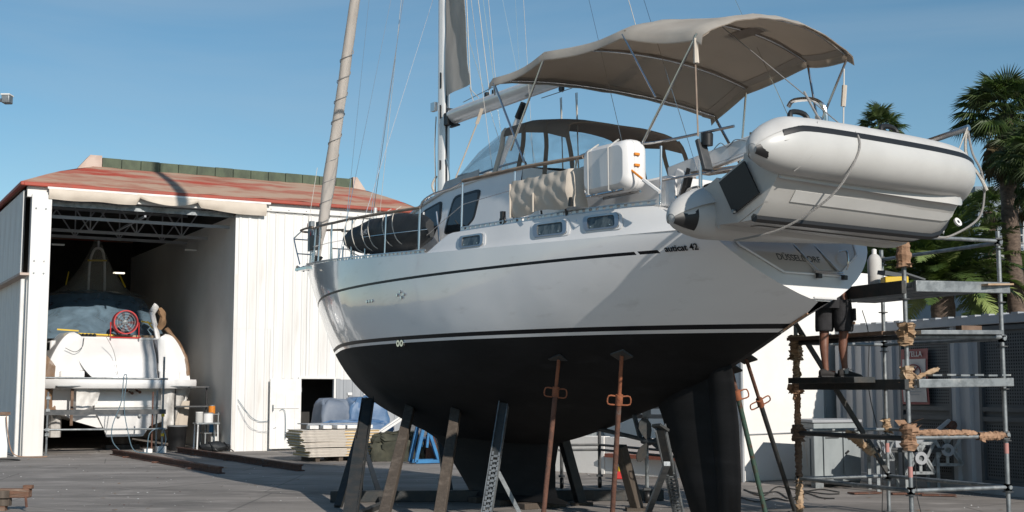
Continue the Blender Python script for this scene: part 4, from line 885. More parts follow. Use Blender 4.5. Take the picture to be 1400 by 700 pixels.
q = MB(); q.slab([[V(4.45,1.08,4.4),V(3.95,1.13,4.35)],[V(4.45,1.1,4.02),V(3.95,1.15,4.02)]], (0,.01,0)); q.slab([[V(5.5,1.0,4.52),V(4.5,1.08,4.55)],[V(5.5,1.06,4.38),V(4.5,1.1,4.36)]], (0,.01,0)); q.build('screen_skirt', M['cover'], yacht)
# steering wheel and cockpit bits
q = MB(); q.tube([(3.1,.2+.32*cos(2*pi*k/24),4.05+.32*sin(2*pi*k/24)) for k in range(25)], .018, 6); q.bar((3.1,.2,4.05),(3.2,.2,3.5),.08,.08); q.build('steering_wheel', M['chrome'], yacht)
q = MB(); q.lathe([(.05,0),(.07,.03),(.05,.08),(.06,.12),(0,.13)], (3.05,1.15,3.95), 12); q.build('sheet_winch', M['galv_dark'], yacht)
q = MB(); q.lathe([(.05,0),(.07,.03),(.05,.08),(.06,.12),(0,.13)], (2.5,1.15,3.95), 12); q.build('sheet_winch', M['galv_dark'], yacht)
q = MB(); q.box((2.05,1.15,4.12),(.28,.1,.24)); q.build('seat_cushion', M['canvas'], yacht, bev=.05)
q = MB(); q.tube([gp(3.0,0,.03)+V(0,0,.05+.05*math.cos(a))+V(.05*math.sin(a),0,0) for a in [2*pi*k/12 for k in range(13)]], .02, 6); q.box(gp(3.0,.12,.03),(.05,.05,.1)); q.build('turning_block', M['black'], yacht)
# ---- bimini
bows = [((3.62,1.45,5.56),(2.62,-1.45,5.28)), ((2.5,1.45,5.66),(2.02,-1.45,5.53)), ((1.05,1.42,5.60),(.95,-1.42,5.66)), ((-.08,1.36,5.33),(.26,-1.36,5.58))]
def bowpt(i, f):
    camb = (.13,.20,.27,.30)[i]
    a, b = Vector(bows[i][0]), Vector(bows[i][1]); p = lerp(a, b, f); p.z += camb*(1-abs(2*f-1)**2.2); return p
NV = 20; P = []
for i in range(3):
    for k in range(7 if i < 2 else 8):
        t = k/7; row = []
        for j in range(NV+1):
            f = j/NV; p = lerp(bowpt(i, f), bowpt(i+1, f), t); e = abs(2*f-1)
            p.z -= .038*sin(pi*t)*(.35+.65*e**2)+.006*sin(j*2.1+i); p.y *= 1-.03*sin(pi*t)*e; row.append(p)
        P.append(row)
P = [[p+V(.08,0,-.05) for p in P[0]]]+P+[[p+V(-.10,0,-.07) for p in P[-1]]]
for r_ in P:
    r_.insert(0, r_[0]+V(0,.02,-.10)); r_.append(r_[-1]+V(0,-.02,-.10))
q = MB(); q.grid([[p+V(0,0,.010) for p in r_] for r_ in P], 0); q.grid([r_[::-1] for r_ in P], 1); q.build('bimini_canopy', [M['bimini_top'], M['bimini']], yacht, ang=80)
for i in range(4):
    q = MB(); q.tube([bowpt(i, f/20)-V(0,0,.03) for f in range(21)], .014, 8) if i in (0,3) else q.tube([bowpt(i, f/20)-V(0,0,.022) for f in range(21)], .012, 8)
    q.build('bimini_bow', M['chrome'], yacht)
    if i in (1,2):
        q = MB(); q.slab([[bowpt(i, f/20)+V(-.05,0,-.014) for f in range(21)],[bowpt(i, f/20)+V(.05,0,-.014) for f in range(21)]], (0,0,-.004)); q.build('bow_sleeve', M['sprayhood'], yacht)
q = MB()
for (ra, rb) in ((1,2),(len(P)-2,len(P)-3)): q.slab([[p-V(0,0,.006) for p in P[ra][1:-1]], [lerp(a_, b_, .55)-V(0,0,.007) for a_, b_ in zip(P[ra][1:-1], P[rb][1:-1])]], (0,0,-.004))
for (ca_, cb_) in ((1,2),(-2,-3)): q.slab([[r_[ca_]-V(0,0,.007) for r_ in P], [lerp(r_[ca_], r_[cb_], .8)-V(0,0,.007) for r_ in P]], (0,0,-.004))
q.build('canopy_hem', M['bimini_hem'], yacht, ang=80)
q = MB(); q.slab([[bowpt(2, .62)+V(.0+.1*x,.0,-.03) for x in (-3,0,3)],[bowpt(2, .70)+V(.1*x,0,-.03) for x in (-3,0,3)]], (0,0,-.004)); q.build('canopy_patch', M['sprayhood'], yacht)
q = MB()
def pole(a, b, r=.014, name='bimini_pole'):
    q = MB(); q.tube([a, b], r, 8); q.build(name, M['chrome'], yacht)
pole((3.6,1.45,5.5),(2.85,1.5,4.36)); pole((2.5,1.45,5.6),(3.15,1.5,4.55)); pole((3.6,1.45,5.5),(3.62,1.42,5.35))
pole((1.05,1.42,5.55),(.46,1.46,4.72),.012); pole((-.1,1.36,5.30),(.72,1.42,4.27),.015)
pole((2.6,-1.45,5.22),(2.0,-1.45,4.3),.02); pole((2.0,-1.43,5.45),(2.15,-1.43,4.4)); pole((.92,-1.42,5.58),(.6,-1.3,4.4)); pole((.26,-1.36,5.5),(.66,-1.3,4.75))
q = MB(); q.tube(smooth([(.55,-1.25,4.3),(.5,-1.25,4.85),(.6,-1.2,5.05),(.95,-1.2,5.12),(1.05,-1.2,5.06)],5), .028, 8); q.build('davit_lamp_arm', M['chrome'], yacht)
# straps and webbing
def strap(a, b, w=.03, mt='canvas', name='strap'):
    q = MB(); q.bar(a, b, w, .006); q.build(name, M[mt], yacht)
strap((4.35,1.55,4.37),(3.92,1.5,5.02),.02,'canvas'); strap((3.92,1.5,5.02),(3.80,1.5,5.2),.05,'canvas')
strap((-.08,1.38,5.2),(-.13,1.4,4.2),.016,'leather'); q = MB(); q.tube([(-.08,1.37,5.25),(-.1,1.38,4.98)], [.02,.03], 6); q.build('strap_cover', M['canvas'], yacht)
strap((.3,-1.36,5.4),(.35,-1.36,4.4),.02,'cover'); q = MB(); q.tube([(.3,-1.36,5.2),(.33,-1.36,4.95)], .03, 6); q.build('strap_cover', M['canvas'], yacht)
strap((1.7,-1.2,4.85),(1.9,-1.3,3.6),.03,'leather')
wire((.95,.0,5.85),(-1.0,.2,4.3),.006,'rope_grey','davit_tackle')
# solar panel / gps on the pushpit
q = MB(); q.box((.02,1.18,4.05),(.05,.12,.36), R=Euler((0,radians(18),0)).to_matrix()); q.build('barbecue_plate', M['galv_dark'], yacht, bev=.01)
q = MB(); q.lathe([(0,-.07),(.06,-.07),(.065,.05),(.05,.07),(0,.07)], (.0,1.15,4.22), 12); q.build('stern_light', M['black'], yacht)
q = MB(); q.tube([(.05,1.2,4.3),(.05,1.2,3.7)], .014, 6); q.build('light_post', M['chrome'], yacht)
q = MB(); q.tube([(-.5,1.0,4.2),(-.5,-1.0,4.2)], .014, 8); q.tube([(-.5,.4,4.2),(-.5,.4,3.8),(-.45,.4,3.5)], .013, 8); q.build('pushpit_cross_rail', M['chrome'], yacht)
for k in range(3): q = MB(); q.tube(smooth([(-.45+.1*k,.9-.35*k,4.2),(-.5+.1*k,.9-.35*k,3.85),(-.2,.9-.35*k,3.6)],4), .014, 8); q.build('pushpit_post', M['chrome'], yacht)
# davits
def davit(v, z0, z1, ue, name):
    q = MB(); q.bar((.85,v,z0),(ue,v,z1), .07, .17); q.bar((.85,v,z0-.10),(ue,v,z1-.10),.09,.03); d = q.build(name, M['gelcoat'], yacht, bev=.012); return d
d1 = davit(.92, 3.98, 4.20, -1.0, 'davit')
q = MB(); q.tube([(.5,-1.25,4.12),(-1.45,-1.27,4.38)], .035, 8); d2 = q.build('davit', M['chrome'], yacht)
q = MB(); q.tube(smooth([(.1,.96,4.15),(0,.96,4.2),(-.1,.96,4.14),(-.22,.96,4.20),(-.38,.96,4.16)],4), .005, 4); q.build('gull_emblem', M['galv'], d1)
for v in (.92,-1.25):
    q = MB(); q.bar((.62,v,4.0),(.85,v,3.5),.10,.16); q.build('davit_foot', M['gelcoat'], yacht, bev=.02); q = MB(); q.bar((.50,v+.01,4.0),(.70,v+.01,3.5),.08,.05); q.build('davit_foot_pad', M['black'], yacht)
q = MB(); q.tube([(-1.15,.75,4.30),(-1.0,.5,4.34),(-1.0,.92,4.2)], .02, 8); q.build('davit_spreader', M['chrome'], yacht)
# coiled lines at the quarter
for k in range(5):
    q = MB(); c = V(.15-.12*(k%2), 1.2-.12*k, 3.66+.03*k); q.tube([c+V(.10*cos(a), .03*sin(3*a), .07*sin(a)) for a in [2*pi*i/16 for i in range(17)]], .014, 5); q.build('rope_coil', M['black' if k % 2 else 'rope_grey'], yacht)
q = MB(); q.tube([gp(-.06,.02,.1), gp(.3,.08,.02), gp(.35,.2,.02)], .02, 6); q.build('mooring_cleat', M['chrome'], yacht)
# ---------------------------------------------------------------- things carried by the yacht (yacht coordinates)
# life raft canister
ro = (1.12, 1.50, 4.03); raft = thing('life_raft_canister', 'white plastic life raft case strapped in a frame on the yacht rail', 'life raft', bloc(*ro), BR)
def pill(L, H, T, r, n=6):
    P = []
    A = rrect(L, H, r, 0, n)
    for y, k in ((-T/2,.80),(-T/2+.03,.93),(-T/2+.08,1),(-.045,1),(-.04,1.02),(-.01,1.02),(0,.99),(.01,1.02),(.04,1.02),(.045,1),(T/2-.08,1),(T/2-.03,.93),(T/2,.80)): P.append([V(x-(1-k)*.3*(1 if x > 0 else -1), y, z-(1-k)*.3*(1 if z > 0 else -1)) for x, z in A])
    return P
m = MB(); P = pill(.80,.54,.32,.1)
P = [[V(p.x, p.y, p.z) for p in r_] for r_ in P]; m.grid(P, closed=True); m.add(P[0], [tuple(range(len(P[0])))]); m.add(P[-1], [tuple(range(len(P[-1])))[::-1]])
m.build('canister', M['plastic_white'], raft, ang=40)
for x in (-.12,.24):
    q = MB(); q.tube([(x,-.18,-.26),(x,.18,-.27),(x,.185,.2),(x-.03,.1,.27),(x+.1,-.05,.33)], .010, 6); q.build('frame_bar', M['cover'], raft)
q = MB(); q.tube([(-.3,.12,-.28),(.34,.12,-.28)], .016, 6); q.tube([(-.3,-.12,-.28),(.34,-.12,-.28)], .016, 6); q.build('cradle', M['chrome'], raft)
for z in (.06,-.06): q = MB(); q.box((-.415,.02,z+.04),(.025,.07,.03)); q.build('strap_clip', M['orange'], raft, bev=.006)
q = MB(); q.tube([(-.38,.08,-.07),(-.55,.05,-.2)], .012, 6); q.build('painter_line', M['orange'], raft); q = MB(); q.tube([(-.55,.05,-.2),(-.78,.02,-.36)], .022, 6); q.build('painter_sleeve', M['plastic_white'], raft)
# cloth cover on the rail
co = (2.30, 1.58, 3.90); cv = thing('lee_cloth_cover', 'creased beige cloth cover hung on the yacht rail beside the life raft', 'cover', bloc(*co), BR)
P = []
for i in range(41):
    f = i/40; x = lerp(.56,-.56,f); row = []
    for k in range(13):
        g = k/12; z = lerp(.20+.0*f, -.23-.02*sin(f*9), g); bul = .10+.03*sin(g*pi)+.007*sin(f*34+2*sin(g*5))*g+.008*sin(f*11+g*7)+.006*sin(f*23-g*15)+.005*sin(f*47)*(1-g)
        row.append(V(x-.02*g*(1 if i > 20 else -1), bul, z+.006*sin(f*26)*(1-g)))
    P.append(row)
m = MB(); m.slab(P, (0,-.01,0)); m.grid([[P[i][0] for i in range(41)], [P[i][0]+V(0,-.12,.012) for i in range(41)], [P[i][0]+V(0,-.15,-.3) for i in range(41)]]); m.grid([[p for p in P[-1]], [p+V(-.09,-.06,0) for p in P[-1]], [p+V(-.10,-.2,0) for p in P[-1]]])
m.build('cloth', M['canvas'], cv, ang=70)
for x in (.5,.05,-.42): q = MB(); q.tube([(x,.03,-.2),(x,.0,-.38)], .012, 6); q.build('leg', M['galv_dark'], cv)
for z in (-.18,): q = MB(); q.box((-.6,.08,z),(.05,.05,.1)); q.build('buckle', M['black'], cv)
q = MB(); q.tube([(.55,.13,.17),(.55,.13,-.24)],.012,5); q.tube([(.05,.15,.0),(.04,.155,-.23)],.01,5); q.build('seam', M['canvas'], cv)
# black sail bag lashed to the foredeck rail
bo = (6.12, 1.60, 3.80); bagt = thing('sail_bag', 'long black fabric bag lashed with rope inside the foredeck rail', 'bag', bloc(*bo), BR)
P = []
for i in range(29):
    f = i/28; x = lerp(1.2,-1.2,f); w = (sin(pi*min(max(f,.012),.988))**.27); zc = .02-.07*f; rv = (.235+.07*f)*w; rh = .18*w
    P.append([V(x, rh*cos(2*pi*k/20)+.008*sin(11*f+k), zc+rv*sin(2*pi*k/20)+.012*sin(17*f+2*k)) for k in range(20)])
m = MB(); m.grid(P, closed=True); m.add(P[0], [tuple(range(20))]); m.add(P[-1], [tuple(range(20))[::-1]]); m.build('bag_body', M['bagblack'], bagt, ang=80)
for x in (.95,.7,.4,.2,-.22,-.5):
    q = MB(); q.tube(smooth([(x,.05,.33),(x,.16,.24),(x-.04,.21,.05),(x-.12,.17,-.16),(x-.2,.04,-.25)],5), .007, 6); q.build('lashing', M['rope'], bagt)
text('Q.40', .11, 'bag_lettering', M['sign_white'], bagt, face_mat(V(.30,.205,.04), (-1,0,0), (0,0,1)), .001, .002)
# ---- dinghy
dng = thing('inflatable_dinghy', 'pale grey inflatable dinghy hoisted on davits behind the yacht stern', 'dinghy', bloc(-1.15,.5,3.56), rot=(radians(-25),0,BR-pi/2))
R_ = .272
def tpath(s):
    return smooth([(-1.74,s*.6,-.09),(-1.45,s*.6,-.03),(-1.1,s*.6,0),(0,s*.6,.03+.03*s),(.75,s*.58,.05+.04*s),(1.2,s*.50,.08+.03*s),(1.52,s*.28,.12),(1.64,0,.13)], 5)
A = tpath(-1); B = tpath(1)[::-1][1:]; L = A+B; n = len(L)
def rad_(i):
    k = min(i, n-1-i)/5; f_ = 1 if i < n/2+2 else .9
    return f_*tab([(0,.04),(.35,.13),(1,.23),(2,R_),(4,R_),(7,.235)], k)
RT = [rad_(i) for i in range(n)]
m = MB(); m.tube(L, RT, 24); m.build('buoyancy_tube', M['tube'], dng, ang=60)
for s in (-1,1):                                   # grey weather cover over the upper half of each tube and dark end caps
    T = tpath(s); T = T[0:34] if s < 0 else T[0:14]; rr_ = [rad_(i)+.007 for i in range(len(T))]
    P = []
    for i, p in enumerate(T):
        t = (T[min(i+1,len(T)-1)]-T[max(i-1,0)]).normalized(); sidev = t.cross(V(0,0,1)).normalized()*(1 if s < 0 else -1); up = sidev.cross(t).normalized()
        if up.z < 0: up = -up
        P.append([p+(sidev*cos(a)+up*sin(a))*rr_[i] for a in [radians(8+175*k/14) for k in range(15)]])
    q = MB(); q.grid(P if s > 0 else [r_[::-1] for r_ in P]); q.build('tube_cover', M['tube_cover'], dng, ang=70)
    q = MB(); c = T[0]; q.grid([[T[0]+V(-.004+x*.29, s*.0+cos(a)*r_*.97*(-1), sin(a)*r_+.06*x) for a in [radians(-80+75*k/8) for k in range(9)]] for x, r_ in ((-.0,.06),(.35,.128),(.75,.185))]); q.build('end_cap', M['black'], dng)
    # rubbing strake
    T = tpath(s)[4:]; st = []
    for i, p in enumerate(T):
        t = (T[min(i+1,len(T)-1)]-T[max(i-1,0)]).normalized(); sv = t.cross(V(0,0,1)).normalized(); sv = sv if sv.y*s > 0 or abs(p.y) < .05 else -sv
        if i == len(T)-1: sv = V(1,0,0)
        st.append(p+sv*(rad_(i+4)+.004)+V(0,0,.02))
    q = MB(); P = [[p+V(0,0,.06)-(V(0,s*.016,0)), p+V(0,s*.010,0), p+V(0,0,-.05)-(V(0,s*.012,0))] for p in st]; q.grid(P if s < 0 else [r_[::-1] for r_ in P]); q.build('rubbing_strake', M['black'], dng, ang=80)
    q = MB(); q.tube([p+V(0,s*.0,-.085)-V(0,s*.022,0) for p in st], .004, 4); q.build('pinstripe', M['black'], dng)
P = []
for i in range(21):
    f = i/20; x = lerp(-1.32, 1.66, f); rise = .27*max(0,(f-.82)/.18)**2.2; wd = .45*(1-.5*max(0,(f-.80)/.20)**2)
    kz = -.415+rise; cz = -.24-.04*min(1,f/.7)+rise*.85
    P.append([V(x, -wd-.08, -.08+rise*.6), V(x, -wd, cz-.02), V(x, -wd*.93, cz+.012), V(x, -wd*.5, lerp(cz,kz,.5)), V(x, -.05, kz+.01), V(x, .05, kz+.01), V(x, wd*.5, lerp(cz,kz,.5)), V(x, wd*.93, cz+.012), V(x, wd, cz-.02), V(x, wd+.08, -.08+rise*.6)])
m = MB(); m.grid(P); m.grid([[V(p.x,p.y,-.05) for p in P[0]], P[0]]); m.build('grp_bottom', M['grp'], dng, ang=25)
q = MB(); q.tube([V((r_[4].x+r_[5].x)/2, 0, r_[4].z-.005) for r_ in P], .042, 6); q.build('keel_strip', M['black'], dng)
for s in (1,-1):
    q = MB(); q.grid([[V(r_[3].x, s*abs(r_[3].y)*1.42, r_[3].z+.075), V(r_[3].x, s*abs(r_[3].y)*1.46, r_[3].z+.045), V(r_[3].x, s*abs(r_[3].y)*.98, r_[3].z-.012)] for r_ in P[2:-1]]); q.build('spray_rail', M['tube'], dng, ang=20)
q = MB(); q.slab([[V(-1.38,-.40,.16),V(-1.38,-.2,.16),V(-1.38,-.18,.12),V(-1.38,.18,.12),V(-1.38,.2,.16),V(-1.38,.40,.16)],[V(-1.33,-.45,-.22),V(-1.33,-.2,-.34),V(-1.33,-.18,-.35),V(-1.33,.18,-.35),V(-1.33,.2,-.34),V(-1.33,.45,-.22)]], (.05,0,0)); q.build('transom', M['grp'], dng, bev=.008)
q = MB(); q.slab([[V(-1.395,-.2,.08),V(-1.395,.17,.08)],[V(-1.36,-.2,-.27),V(-1.36,.17,-.27)]], (-.02,0,0)); q.build('motor_pad', M['black'], dng)
q = MB(); q.tube([(-1.38,.14,-.26),(-1.41,.14,-.26)], .018, 8); q.build('drain_plug', M['galv'], dng)
for x, y in ((-1.0,-.6),(.25,-.62)):
    q = MB(); q.tube(smooth([(x-.13,y-.04,.25),(x-.09,y-.06,.36),(x+.09,y-.06,.36),(x+.13,y-.04,.25)],4), .026, 8); q.lathe([(.0,.262),(.1,.262),(.14,.255)], (x,y,0), 12); q.build('carry_handle', M['black'], dng)
def lash(x, slack=0, r=.009):
    q = MB(); q.tube(smooth([(x,-.55,.75),(x,-.62,.28),(x+.02,-.80,.18),(x+.03,-.885,-.02),(x-.02,-.80,-.2),(x-.15,-.5,-.42-slack),(x-.35,0,-.49-slack),(x-.55,.45,-.38)],6), r*1.3, 6); return q
lash(-.62).build('lashing_rope', M['rope_grey'], dng)
q = MB(); q.tube(smooth([(-1.05,-.86,.12),(-1.12,-.83,-.1),(-1.2,-.75,-.22),(-1.3,-.6,-.28)],5), .012, 5, flat=.3); q.build('webbing', M['cover'], dng)
q = MB(); q.tube([(-1.22,.66,.26),(-1.2,.86,.05),(-1.2,.83,-.12)], .012, 5); q.build('webbing', M['cover'], dng)
q = MB(); q.lathe([(.02,-.01),(.05,-.01),(.05,.01),(.02,.01)], (1.66,-.1,-.26), 12, axis='y'); q.lathe([(.0,0),(.03,.05),(.025,.2),(0,.22)], (1.72,.15,-.26), 8); q.build('bow_eye', M['plastic_white'], dng)
q = MB(); q.slab([[V(-1.2,-.45,-.02),V(1.2,-.40,.0)],[V(-1.2,.45,-.02),V(1.2,.40,.0)]], (0,0,.03)); q.build('floor_board', M['grp'], dng)
# ---- mono: lines from davits to dinghy
for v in (.92,-1.25):
    q = MB(); q.tube([bloc(-1.0 if v>0 else -1.45,v,4.25 if v>0 else 4.38), bloc(-1.35,v*.8,3.8)], .008, 5); tag(q.build('hoisting_line', M['rope']), 'hoisting rope from the %s davit down to the dinghy' % ('port' if v > 0 else 'far starboard'), 'rope')

q = MB(); q.tube(smooth([bloc(-1.43,-1.27,4.38), bloc(-1.47,-1.29,4.1), bloc(-1.52,-1.36,3.9), bloc(-1.5,-1.42,3.65), bloc(-1.45,-1.36,3.4), bloc(-1.3,-1.1,3.22), bloc(-1.25,-.9,3.2)],6), .012, 6); tag(q.build('mooring_rope', M['rope_grey']), 'grey rope from the far davit end looped round the dinghy bow', 'rope')
q = MB(); q.tube(smooth([bloc(-1.43,-1.26,4.36), bloc(-1.40,-1.28,4.1), bloc(-1.5,-1.36,3.85), bloc(-1.55,-1.40,3.7)],6), .017, 6); tag(q.build('bow_painter', M['rope']), 'pale thick rope tied between the far davit end and the dinghy bow', 'rope')
# ---------------------------------------------------------------- props and stands under the yacht (boat coordinates for the head, ground for the foot)
def wray(px, py):                                  # direction of sight through a photo pixel, for laying out the stands
    a = (px-700)/F_PX; b = (350-py)/F_PX; c, s = cos(PITCH), sin(PITCH); return V(a, c-b*s, s+b*c)
def on_ground(px, py, z=0):
    r = wray(px, py); t = (z-H_CAM)/r.z; return V(r.x*t, r.y*t, z)
def at_depth(px, py, Y):
    r = wray(px, py); t = Y/r.y; return V(r.x*t, Y, H_CAM+r.z*t)
def on_boat(px, py, v):
    r = wray(px, py); P_ = V(-sin(BR), cos(BR), 0); o = V(*BO); t = (v+o.dot(P_))/r.dot(P_); return V(r.x*t, r.y*t, H_CAM+r.z*t)
def pad(parent, p, d, off, mt='dark_steel'):
    q = MB(); q.box(p, (.16,.16,.03), R=Euler((radians(20),radians(10),BR)).to_matrix()); q.build('hull_pad', M[mt], parent, off)
def acrow(label, top, foot, colr, mt, mt2='rust_orange'):
    t = thing('steel_prop', label, 'prop', (foot.x, foot.y, 0), 0, 'adjustable steel props under the hull')
    d = (top-foot); c = foot+d*colr; off = (foot.x, foot.y, 0)
    q = MB(); q.tube([foot, c], .030, 12); q.build('outer_tube', M[mt], t, off)
    q = MB(); q.tube([c, top], .022, 12); q.build('inner_tube', M[mt2 if mt == 'rust' else 'rust'], t, off)
    dn = d.normalized(); q = MB(); q.tube([c-dn*.05, c+dn*.07], .042, 12); q.build('collar', M[mt2], t, off)
    sd_ = dn.cross(V(0,1,0)).normalized()
    for s in (1,-1):
        q = MB(); a = c+dn*.05; q.tube(smooth([a+sd_*.035*s, a+sd_*.12*s, a+sd_*.125*s-dn*.09, a+sd_*.035*s-dn*.10],3), .009, 6); q.build('handle_loop', M[mt2], t, off)
    q = MB(); q.box(foot+V(0,0,.006), (.16,.16,.012)); q.build('base_plate', M[mt], t, off); q = MB(); q.box(top, (.22,.16,.02), R=Euler((.5,.2,BR)).to_matrix()); q.build('head_plate', M['dark_steel'], t, off)
acrow('slender rusty brown prop with loop handle, left of the other rusty prop', on_boat(764,492,1.25), on_ground(741,722), .80, 'rust')
acrow('rusty prop with wide orange loop handle standing in front of the propeller', on_boat(850,486,1.15), on_ground(836,724), .745, 'rust')
acrow('green painted steel prop leaning under the stern beside the rudder', on_boat(1000,505,-.45), on_ground(1050,716), .83, 'green_steel')
acrow('dark steel prop leaning under the stern overhang near the paper wrapped post', on_boat(1020,490,-.35), on_ground(1087,700), .735, 'dark_steel')
def post(label, top, foot, w, mt, cat='post', name='timber_post', group='timber posts shoring the hull'):
    t = thing(name, label, cat, (foot.x, foot.y, 0), 0, group); off = (foot.x, foot.y, 0)
    q = MB(); n = 8; q2 = [lerp(foot, top, k/n)+V(random.uniform(-.006,.006),0,0) for k in range(n+1)]
    for k in range(1): q.bar(foot, top, w, w*1.0)
    q.build('beam', M[mt], t, off, bev=.008)
    q = MB(); d = (foot-top).normalized(); q.box(foot+V(0,0,.02), (w*2.4, w*2.2, .04)); q.build('foot_block', M['timber'], t, off)
    return t
post('weathered timber post leaning to the hull, second support from the left', on_boat(562,553,1.0), on_ground(521,722), .13, 'timber')
post('paler weathered timber post right of the other timber post', on_boat(626,545,1.0), on_ground(598,722), .13, 'timber')
post('dark timber post leaning behind the keel', on_boat(768,592,-.45), on_ground(795,690), .13, 'dark_steel')
post('short pale timber post standing behind the propeller', on_boat(848,610,-.5), on_ground(872,698), .13, 'timber')
post('small dark post seen between the timber posts at the far side', on_boat(600,590,-.8), on_ground(614,674), .12, 'dark_steel')
def stand(label, top, foot, brace_top, brace_foot, mt, w=.11, extra=None):
    slots = mt != 'dark_steel'
    t = thing('boat_stand', label, 'boat stand', (foot.x, foot.y, 0), 0, 'steel boat stands around the keel'); off = (foot.x, foot.y, 0)
    d = top-foot; dn = d.normalized(); L = d.length; sx = dn.cross(V(0,1,0)).normalized(); fy = sx.cross(dn)
    q = MB()
    # channel section with a row of slots down the lower half
    for s in (-1,1): q.bar(foot+sx*s*w/2, top+sx*s*w/2, .012, w*.8)
    q.bar(foot+fy*w*.35, lerp(foot,top,.55)+fy*w*.35, w*.25, .012)
    q.build('channel_post', M[mt], t, off)
    q = MB(); n = 13
    for k in range(n): c = lerp(foot, top, .05+.5*k/n); q.bar(c-dn*.016-fy*w*.42, c+dn*.016-fy*w*.42, w*.45, .012)
    for k in range(n): c = lerp(foot, top, .05+.5*(k+.5)/n); q.bar(c-dn*.026-fy*w*.42+sx*w*.36, c+dn*.026-fy*w*.42+sx*w*.36, w*.22, .012); q.bar(c-dn*.026-fy*w*.42-sx*w*.36, c+dn*.026-fy*w*.42-sx*w*.36, w*.22, .012)
    if slots: tag(q.build('slotted_face', M[mt], t, off), kind='stuff')
    else: q = MB(); q.bar(foot-fy*w*.4, lerp(foot,top,.6)-fy*w*.4, w*.95, .014); q.build('cover_plate', M[mt], t, off)
    q = MB(); q.bar(lerp(foot,top,.5), top, w*.8, w*.6); q.build('inner_post', M['dark_steel'], t, off)
    q = MB(); q.bar(brace_top, brace_foot, .07, .05); q.build('brace', M['galv' if mt != 'dark_steel' else mt], t, off)
    q = MB(); q.bar(V(foot.x,foot.y,.03), V(brace_foot.x,brace_foot.y,.03), .1, .06); q.build('base_beam', M['dark_steel'], t, off)
    q = MB(); q.box(top, (.15,.15,.03), R=Euler((.5,.1,BR)).to_matrix()); q.build('hull_pad', M['dark_steel'], t, off)
    if extra:
        for a, b, ww in extra: q = MB(); q.bar(a, b, ww, ww*.8); q.build('side_leg', M[mt], t, off)
    return t
stand('dark steel stand with spread legs under the bow, leftmost support', on_boat(503,548,1.2), on_ground(478,712), on_ground(496,650)+V(0,0,.6), on_ground(524,692), 'dark_steel', .17, [(on_boat(501,560,1.15), on_ground(462,694), .10), (on_ground(490,600)*0+at_depth(493,600,19.2), on_ground(492,676), .09)])
stand('slotted galvanised stand in front of the keel leading edge', on_boat(690,545,1.1), on_ground(663,718), on_boat(681,645,1.45), on_ground(716,712), 'galv')
stand('slotted galvanised stand just forward of the rudder', on_boat(903,585,.5), on_ground(930,712), on_boat(912,634,.75), on_ground(884,706), 'galv')
t = thing('cradle_beam', 'long dark steel beam lying on the concrete below the keel', 'beam', (-.8,19,0))
q = MB(); q.bar((-2.6,18.6,.08),(2.2,18.9,.08),.14,.16); q.build('beam', M['dark_steel'], t, (-.8,19,0), bev=.01)
for i in range(3):
    p = bloc(4.6+.6*i, 0, .04); t2 = thing('keel_block', 'dark wood block under the yacht keel, %s of three' % ('aft', 'middle', 'forward')[i] , 'block', p, BR, 'wood blocks under the keel'); q = MB(); q.box((0,0,0), (.22,.7,.08)); q.build('block', M['timber'], t2, bev=.008)
# ---------------------------------------------------------------- stack of insulated panels left of the bow
fx, fy_ = Vector((.877,.48,0)), Vector((-.48,.877,0)); SA = HR
so = on_ground(462, 631)
def sloc(a, d, z): return so+fx*a+fy_*d+V(0,0,z)
zc = .14
for i in range(9):
    hgt = .058; w = 1.85+random.uniform(-.1,.1); off = random.uniform(-.07,.07)
    if i < 2: w = 1.6
    c = sloc(off+.12, .55, zc)
    lab = ['lowest', 'second lowest', 'third from the bottom', 'fourth from the bottom', 'middle', 'fourth from the top', 'third from the top', 'second from the top', 'topmost'][i]
    t = thing('insulated_panel', 'cream sheet panel with foam core in the stack by the shed, %s' % lab, 'panel', c, SA+random.uniform(-.03,.03), 'insulated panels stacked beside the shed')
    q = MB(); q.box((0,0,0), (w,1.0,hgt*.55)); q.build('foam_core', M['foam'], t)
    for z in (-1,1): q = MB(); q.box((-.01,-.01,z*hgt*.40), (w+.03,1.04,.014)); q.build('skin', M['panel_skin'], t, bev=.003)
    q = MB(); q.box((-.23*w,-.515,0), (w*.54,.02,hgt*.95)); q.build('edge_strip', M['panel_edge'], t)
    zc += hgt+.006+(.02 if i == 2 else 0)
t = thing('pallet', 'low wooden pallet under the stacked panels', 'pallet', sloc(.1,.55,0), SA)
for x in (-.55,0,.6): q = MB(); q.box((x,0,.05), (.1,.95,.1)); q.build('bearer', M['timber'], t)
for i in range(5):
    x = -.62+.31*i; t = thing('foam_block', 'white foam block lying on the panel stack, %s' % ['far left', 'second from left', 'centre', 'second from right', 'far right'][i], 'foam block', sloc(x+.1, .25, zc+.03), SA+random.uniform(-.1,.1), 'white foam blocks on the panels')
    q = MB(); q.box((0,0,0), (.2 if i < 3 else .3,.3,.08)); q.build('block', M['white'], t, bev=.006)
t = thing('sheet_board', 'thin grey board resting on the white foam blocks', 'board', sloc(.15,.7,zc+.09), SA); q = MB(); q.box((0,0,0), (1.5,.7,.02)); q.build('board', M['cont'], t)
